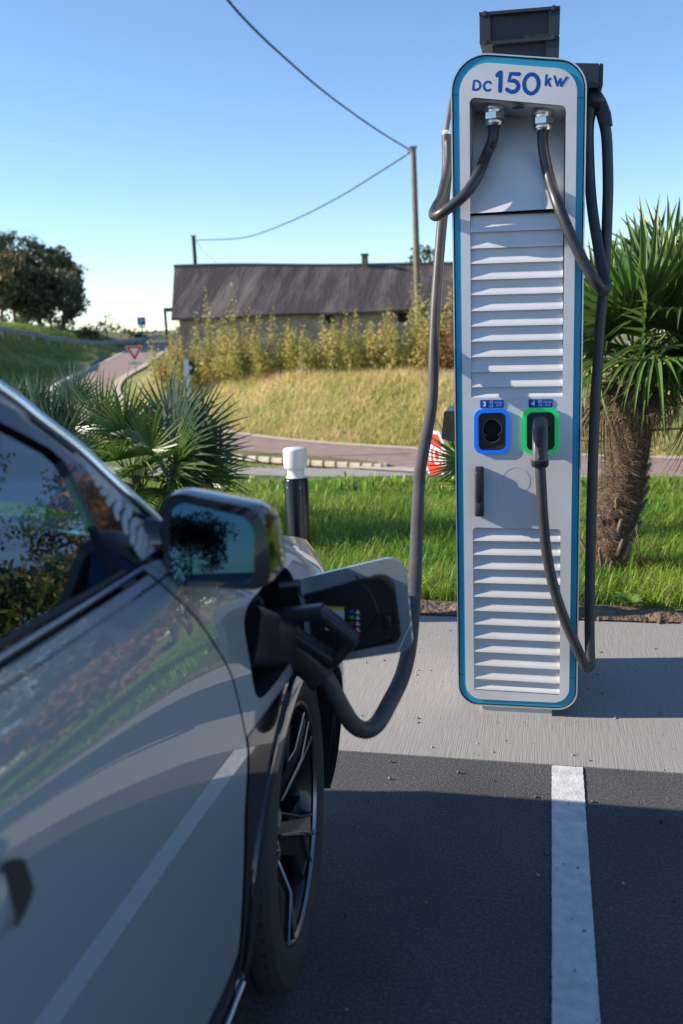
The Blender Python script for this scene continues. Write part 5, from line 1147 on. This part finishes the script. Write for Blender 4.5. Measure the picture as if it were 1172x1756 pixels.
r = np.random.default_rng(31); n = 11000; f = r.random(n); th = r.random(n)*2*PI; clA = np.array([tuple(p) for p in cl]); ix = f*(k-1); i0 = np.minimum(ix.astype(int), k-2); fr_ = (ix-i0)[:,None]; cp_ = clA[i0]*(1-fr_)+clA[i0+1]*fr_
rad = .076+.034*smooth01(f/.45); d = np.stack([np.cos(th), np.sin(th), np.zeros(n)], 1); p0 = cp_+d*rad[:,None]; Ln = .02+.05*r.random(n); tang = np.stack([-np.sin(th), np.cos(th), np.zeros(n)], 1)
dirn = d*(.30+.5*r.random(n))[:,None]+tang*r.normal(size=n)[:,None]*1.0+np.array([0,0,1.])*(r.normal(size=n)*.35-.05)[:,None]; dirn /= np.linalg.norm(dirn, axis=1)[:,None]; sdv = np.cross(dirn, d); sdv /= np.linalg.norm(sdv, axis=1)[:,None]
v_ = np.stack([p0-sdv*.0012, p0+sdv*.0012, p0+dirn*Ln[:,None]+np.array([0,0,-.012])], 1).reshape(-1,3)
hm = mat('palm_hair', (.24,.155,.105), .9, col2=(.11,.07,.05), scale=7, island=.5); ho = npmesh('trunk_hair', v_, np.arange(3*n).reshape(-1,3), hm, pr, 'stuff')
old_m = mat('old_leaf_base', (.26,.19,.12), .9, col2=(.15,.11,.08), scale=12)
for i, (th, z, l) in enumerate([(-1.2,.22,.11),(-1.9,.12,.13),(-.6,.33,.09),(-1.35,.38,.1),(-2.2,.42,.08),(.1,.30,.12),(.0,.45,.13),(-.25,.55,.12),(-.9,.15,.14),(-1.7,.55,.07),(-.5,.7,.1),(.2,.62,.1),(-2.6,.3,.09),(-1.5,.02,.12),(2.9,.15,.14)]):
    c_ = lerpl([np.array(tuple(p)) for p in cl], min(.98, (z+.06)/1.18)); d_ = Vector((math.cos(th), math.sin(th), 0)); a_ = Vector(c_)+d_*.098; MB().tube([a_, a_+d_*l*.35+Vector((0,0,l*.55)), a_+d_*l*.55+Vector((0,0,l*.9))], [.014,.011,.007], 5).build('leaf_base', old_m, pr)
hrt = PT+Vector((0,0,.02)); rp = random.Random(8)
def add_fronds(FX_, T, heart, specs):
    for i, (hx_, hy_, hz2, nx, ny, nz, sc, kk) in enumerate(specs):
        h = Vector((hx_, hy_, hz2)); FX_.place(T, h, (h-heart), (nx, ny, nz), sc, kk)
sp_l = []
def px(x, y, v): p = onY(v, x, y); return float(p[0]), float(p[1]), float(p[2])
for x, y, v, n_, sc, kk in [
    (1083,530,1.72,(0,-.9,.5),1.02,0), (1120,455,2.0,(0,-.6,.8),1.0,1), (1062,470,2.25,(-.3,-.7,.6),.95,3), (1030,540,1.95,(-.6,-.5,.7),.85,1), (1150,500,1.9,(.3,-.7,.6),.95,0),
    (1160,560,1.65,(.4,-.6,.7),.9,2), (1120,610,1.45,(0,-.25,1),.8,2), (1050,620,1.7,(-.6,-.3,.8),.62,2), (1190,480,2.3,(.4,-.3,.8),1.0,3), (1020,600,2.3,(-.7,-.1,.7),.8,2), (1180,620,2.0,(.7,0,.7),.8,2), (1110,500,2.5,(0,.5,.9),1,3),
    (1000,500,2.5,(-.5,.3,.8),.8,1), (1135,640,2.3,(.3,.3,.9),.7,2), (1075,590,2.5,(-.2,.5,.9),.8,2), (1215,560,1.8,(.5,-.4,.8),.9,0), (1200,610,1.5,(.5,-.3,.8),.8,2),
    (1150,430,2.1,(.1,-.8,.5),.95,0), (1100,560,1.6,(.1,-.9,.4),.8,3), (1185,520,1.7,(.3,-.8,.5),.95,0), (1135,540,1.8,(.2,-.8,.5),.9,1), (1060,560,1.75,(-.3,-.85,.4),.75,0), (1215,480,2.0,(.4,-.7,.5),1,3), (1045,510,1.9,(-.4,-.8,.4),.8,0), (1160,600,1.9,(.4,-.7,.6),.75,1),
    (1060,612,1.72,(-.2,-.6,.7),.62,2), (1105,618,1.62,(.1,-.5,.8),.66,2), (1140,600,1.6,(.3,-.5,.8),.7,2), (1030,590,1.8,(-.5,-.5,.7),.66,2), (1180,640,1.75,(.5,-.3,.8),.7,2), (1010,560,2.1,(-.7,-.4,.6),.75,1)]:
    h = px(x, y+(38 if y < 515 else 10), v); sp_l.append((*h, *n_, sc*(.86 if y < 515 else .95), kk))
add_fronds(FG, pr, hrt, sp_l)
for x, y, v, n_, sc, kk in [(905,640,2.0,(-.8,-.4,.2),.75,0), (850,690,2.1,(-.9,-.3,.3),.7,1), (1040,690,1.7,(-.3,-.9,.2),.55,1), (1105,690,1.75,(.1,-.9,.2),.5,0), (1175,700,1.9,(.6,-.7,.3),.6,1), (1010,700,2.1,(-.6,-.7,.2),.55,0), (1075,670,1.65,(0,-1,.1),.4,1), (1055,655,1.8,(-.2,-1,.1),.5,0), (1125,665,1.8,(.3,-.9,.1),.5,1), (1095,650,1.85,(.1,-1,.1),.5,0), (1035,665,1.95,(-.5,-.8,.1),.5,1), (1150,660,2.1,(.5,-.5,.2),.6,0), (1080,640,2.2,(0,.5,.3),.6,1)]:
    h = Vector(px(x, y, v)); FD.place(pr, h, h-hrt+Vector((0,0,-.12)), n_, sc, kk)
for th, z, l in ((-.35,.66,.5),(.3,.78,.75),(3.3,.6,.6),(3.0,.7,.7)):
    d_ = Vector((math.cos(th), math.sin(th), 0)); a_ = PB+Vector((.07,.03,z+.12))+d_*.1; MB().tube([a_, a_+d_*l*.5+Vector((0,0,.02)), a_+d_*l+Vector((0,0,-.26))], [.006,.005,.003], 6).build('bare_stalk', mat('dark_stalk', (.07,.07,.03), .6), pr, smooth=60)
# withered leaf hanging beside the trunk
h = px(1098,952,1.75); FD.place(pr, h, (.15,-.1,-1), (0,-1,.1), .30, 1)
MB().tube([h, (h[0]-.01,h[1],h[2]+.08), px(1093,900,1.8)], .004, 6).build('bare_stalk', mat('dark_stalk', (0,0,0)), pr, smooth=60)
wl_ = (mat('weed_leaf', (.12,.24,.04), .5, col2=(.2,.3,.06), scale=9, trans=.35))
wd = px(1080,1040,1.27); we = thing('dock_weed', 'broad leaved weed at the edge of the bare soil in front of the palm', 'weed', (wd[0],wd[1],0))
for i in range(11):
    th = i*2.4; L = .08+.05*rp.random(); d_ = Vector((math.cos(th), math.sin(th), 0)); s_ = Vector((-d_.y, d_.x, 0)); mb = MB(); vs_ = []
    for j in range(6):
        f = j/5; p = Vector((wd[0],wd[1],.01))+d_*L*f*.75+Vector((0,0,L*(f*1.1-.75*f*f))); w_ = .026*math.sin(PI*min(1, f*.92+.08))**.8; vs_ += [p-s_*w_+Vector((0,0,.006)), p, p+s_*w_+Vector((0,0,.006))]
    mb.add(vs_, [(3*j+q, 3*j+q+1, 3*j+4+q, 3*j+3+q) for j in range(5) for q in (0,1)]); mb.build('leaf', wl_, we, smooth=60)
# palm with low fans behind the charging station
p2b = Vector((-.18,2.9,0)); p2 = thing('dwarf_palm', 'small dark palm mostly hidden behind the charging station, its leaf tips by the stop sign', 'palm tree', p2b)
for x, y, v, n_, sc, kk in [(800,790,2.75,(-.5,-.8,.3),.62,0), (815,840,2.7,(-.6,-.7,.3),.5,1), (850,780,3.0,(.2,-.6,.7),.6,1), (880,800,2.7,(.4,-.6,.6),.55,0)]:
    h = Vector(px(x, y, v)); FS.place(p2, h, h-p2b-Vector((0,0,.25)), n_, sc, kk)
MB().lathe([(.06,-.05),(.07,.12),(.05,.28),(.0,.3)], p2b, (0,0,1), 12).build('trunk', hair_m, p2, smooth=60)
# left: fan palm clump
pv = 2.6
lb = Vector(px(235,860,2.75)); lb[2] = 0
pl_ = thing('fan_palm', 'bushy clump of bluish fan palm on the grass behind the grey car', 'palm tree', lb)
def stem(dx, dy, h_): 
    MB().tube([lb+Vector((dx*.3,dy*.3,-.05)), lb+Vector((dx*.7,dy*.7,h_*.6)), lb+Vector((dx,dy,h_))], [.055,.05,.04], 10).build('trunk', hair_m, pl_, smooth=60); return lb+Vector((dx,dy,h_))
heads = [stem(-.45,.05,.45), stem(.0,.0,.40), stem(.33,-.05,.42), stem(-.75,.1,.40)]
for hd_, x, y, v, ax, n_, sc, kk, F_ in [
    (2, 305,770,2.45,(.65,-.1,.55),(-.35,-.85,.45),1.02,0,FB), (2, 345,790,2.6,(1,0,.12),(0,-.7,.7),.78,1,FB), (2, 318,812,2.5,(.9,-.1,-.12),(0,-.75,.6),.85,1,FS), (2, 360,820,2.7,(1,0,-.1),(.1,-.6,.8),.62,0,FS),
    (1, 215,735,2.55,(.05,-.1,1),(.2,-.9,.3),.70,0,FS), (1, 180,720,2.7,(-.1,0,1),(-.3,-.8,.4),.72,1,FS), (1, 250,800,2.3,(.2,-.6,.3),(0,-.5,.9),.72,1,FS),
    (0, 120,700,2.6,(-.15,-.1,1),(-.2,-.9,.35),.80,0,FB), (0, 85,705,2.6,(-.45,-.1,.9),(-.2,-.9,.4),.92,1,FB), (0, 130,660,2.9,(.1,0,1),(0,-.9,.4),.72,2,FB), (3, 40,710,2.7,(-.6,0,.7),(-.2,-.9,.4),.85,1,FB),
    (0, 150,770,2.4,(.1,-.5,.6),(.1,-.7,.7),.75,0,FS), (0, 90,760,2.4,(-.3,-.5,.5),(-.2,-.7,.7),.75,1,FS), (1, 200,790,2.35,(0,-.6,.4),(0,-.6,.8),.75,0,FS), (2, 290,840,2.35,(.4,-.5,-.1),(.2,-.5,.8),.7,1,FS), (1, 235,760,2.9,(.1,.4,.8),(0,-.5,.8),.8,1,FS),
    (3, 0,730,2.6,(-.8,0,.5),(0,-.8,.5),.8,0,FS), (0, 60,680,2.9,(-.3,.1,1),(.2,-.9,.3),.8,2,FB), (1, 225,850,2.5,(.0,-.5,-.1),(.2,-.5,.8),.7,1,FS), (2,340,850,2.6,(.8,-.2,-.4),(.2,-.6,.6),.55,0,FS), (1,160,840,2.5,(-.3,-.4,0),(-.2,-.6,.8),.7,1,FS),
    (2, 300,735,2.65,(.4,-.1,.9),(-.15,-.95,.25),.85,0,FB), (2, 330,760,2.6,(.85,-.1,.4),(-.1,-.9,.4),.92,2,FB), (2, 300,800,2.35,(.6,-.3,.2),(-.1,-.9,.4),.80,0,FS), 
    (0, 105,725,2.45,(-.2,-.2,.9),(-.1,-.95,.3),.85,0,FB), (3, 60,730,2.5,(-.5,-.1,.8),(-.1,-.9,.3),.85,1,FB), (3, 20,690,2.8,(-.4,0,.9),(0,-.9,.3),.85,0,FB), (1, 260,770,2.5,(.3,-.2,.7),(0,-.95,.3),.8,1,FS),
    (1, 190,820,2.4,(-.2,-.4,.3),(0,-.8,.5),.8,0,FS), (2, 265,820,2.4,(.2,-.4,.2),(.1,-.8,.5),.8,1,FS), (0, 110,800,2.5,(-.1,-.4,.4),(0,-.8,.5),.8,0,FS), (1, 230,830,2.8,(0,.1,.9),(0,-.9,.3),.8,1,FS), (2, 320,840,2.7,(.5,0,.4),(0,-.9,.4),.7,0,FS), (0, 140,740,2.95,(0,.1,.9),(0,-.9,.3),.85,1,FS), (1, 280,790,2.95,(.3,.1,.8),(0,-.9,.3),.85,0,FS)]:
    if x < 165: y += 34; sc *= .84
    h = Vector(px(x, y, v)); a_ = Vector(ax); F_.place(pl_, h, a_*.55+(h-heads[hd_]).normalized()*.45, n_, sc, kk)

# ------------------------------------------------------------------ right of the bays, seen in the door and the windows of the car: path, verge, hedge
r = np.random.default_rng(33); n = 60000; u = 1.4+7.5*r.random(n); v = 1.2+5*r.random(n)
k = u > CAM[0]+(v-CAM[1])*.125+.1; u, v = u[k], v[k]; blades('side_verge_grass', np.stack([u, v, height(u, v)-.01], 1), (.06,.18), (.006,.014), grass_m, 34, .6)
hl = ['tall green hedge tree mirrored at the front edge of the car door', 'hedge tree with orange new growth mirrored in the car window', 'dense green hedge tree mirrored in the middle of the car door', 'olive hedge tree mirrored in the car door above the handle', 'tallest green hedge tree mirrored in the side window against the sky', 'open crowned hedge tree mirrored at the left edge of the side window', 'low orange tipped hedge tree mirrored low in the car door']
for i, (u, v, h_, w_, m) in enumerate([(6.6,13.5,10.5,5.0,leaf_green),(5.3,9.6,7.0,3.6,leaf_red),(5.4,6.4,5.0,3.2,leaf_green),(6.6,3.0,4.4,3.2,leaf_olive),(9.6,16.5,12.5,5.6,leaf_green),(9.0,10.5,9.5,4.6,leaf_lime),(4.6,4.6,2.2,2.2,leaf_red)]):
    tree('hedge_tree', hl[i], (u, v, hz(u, v)), h_, w_, m, 80+i, 15000, .13, 'trees of the hedge beside the bays', .06, 20, loose=.72, shell=.15)
bl = ['distant tree mirrored in the left half of the door mirror', 'distant tree mirrored in the middle of the door mirror', 'distant tree mirrored in the right half of the door mirror', 'distant tree beyond the parking bays to the left', 'distant tree beyond the parking bays to the right']
for i, (u, v, h_, w_) in enumerate([(-7,-74,3.4,5),(0,-76,4.6,6),(7.5,-73,3.0,5),(-17,-70,6,8),(16,-72,6,7)]):
    tree('boundary_tree', bl[i], (u, v, 0), h_, w_, leaf_dark, 90+i, 5500, .30, 'trees at the far end of the parking lot', .05, 12)
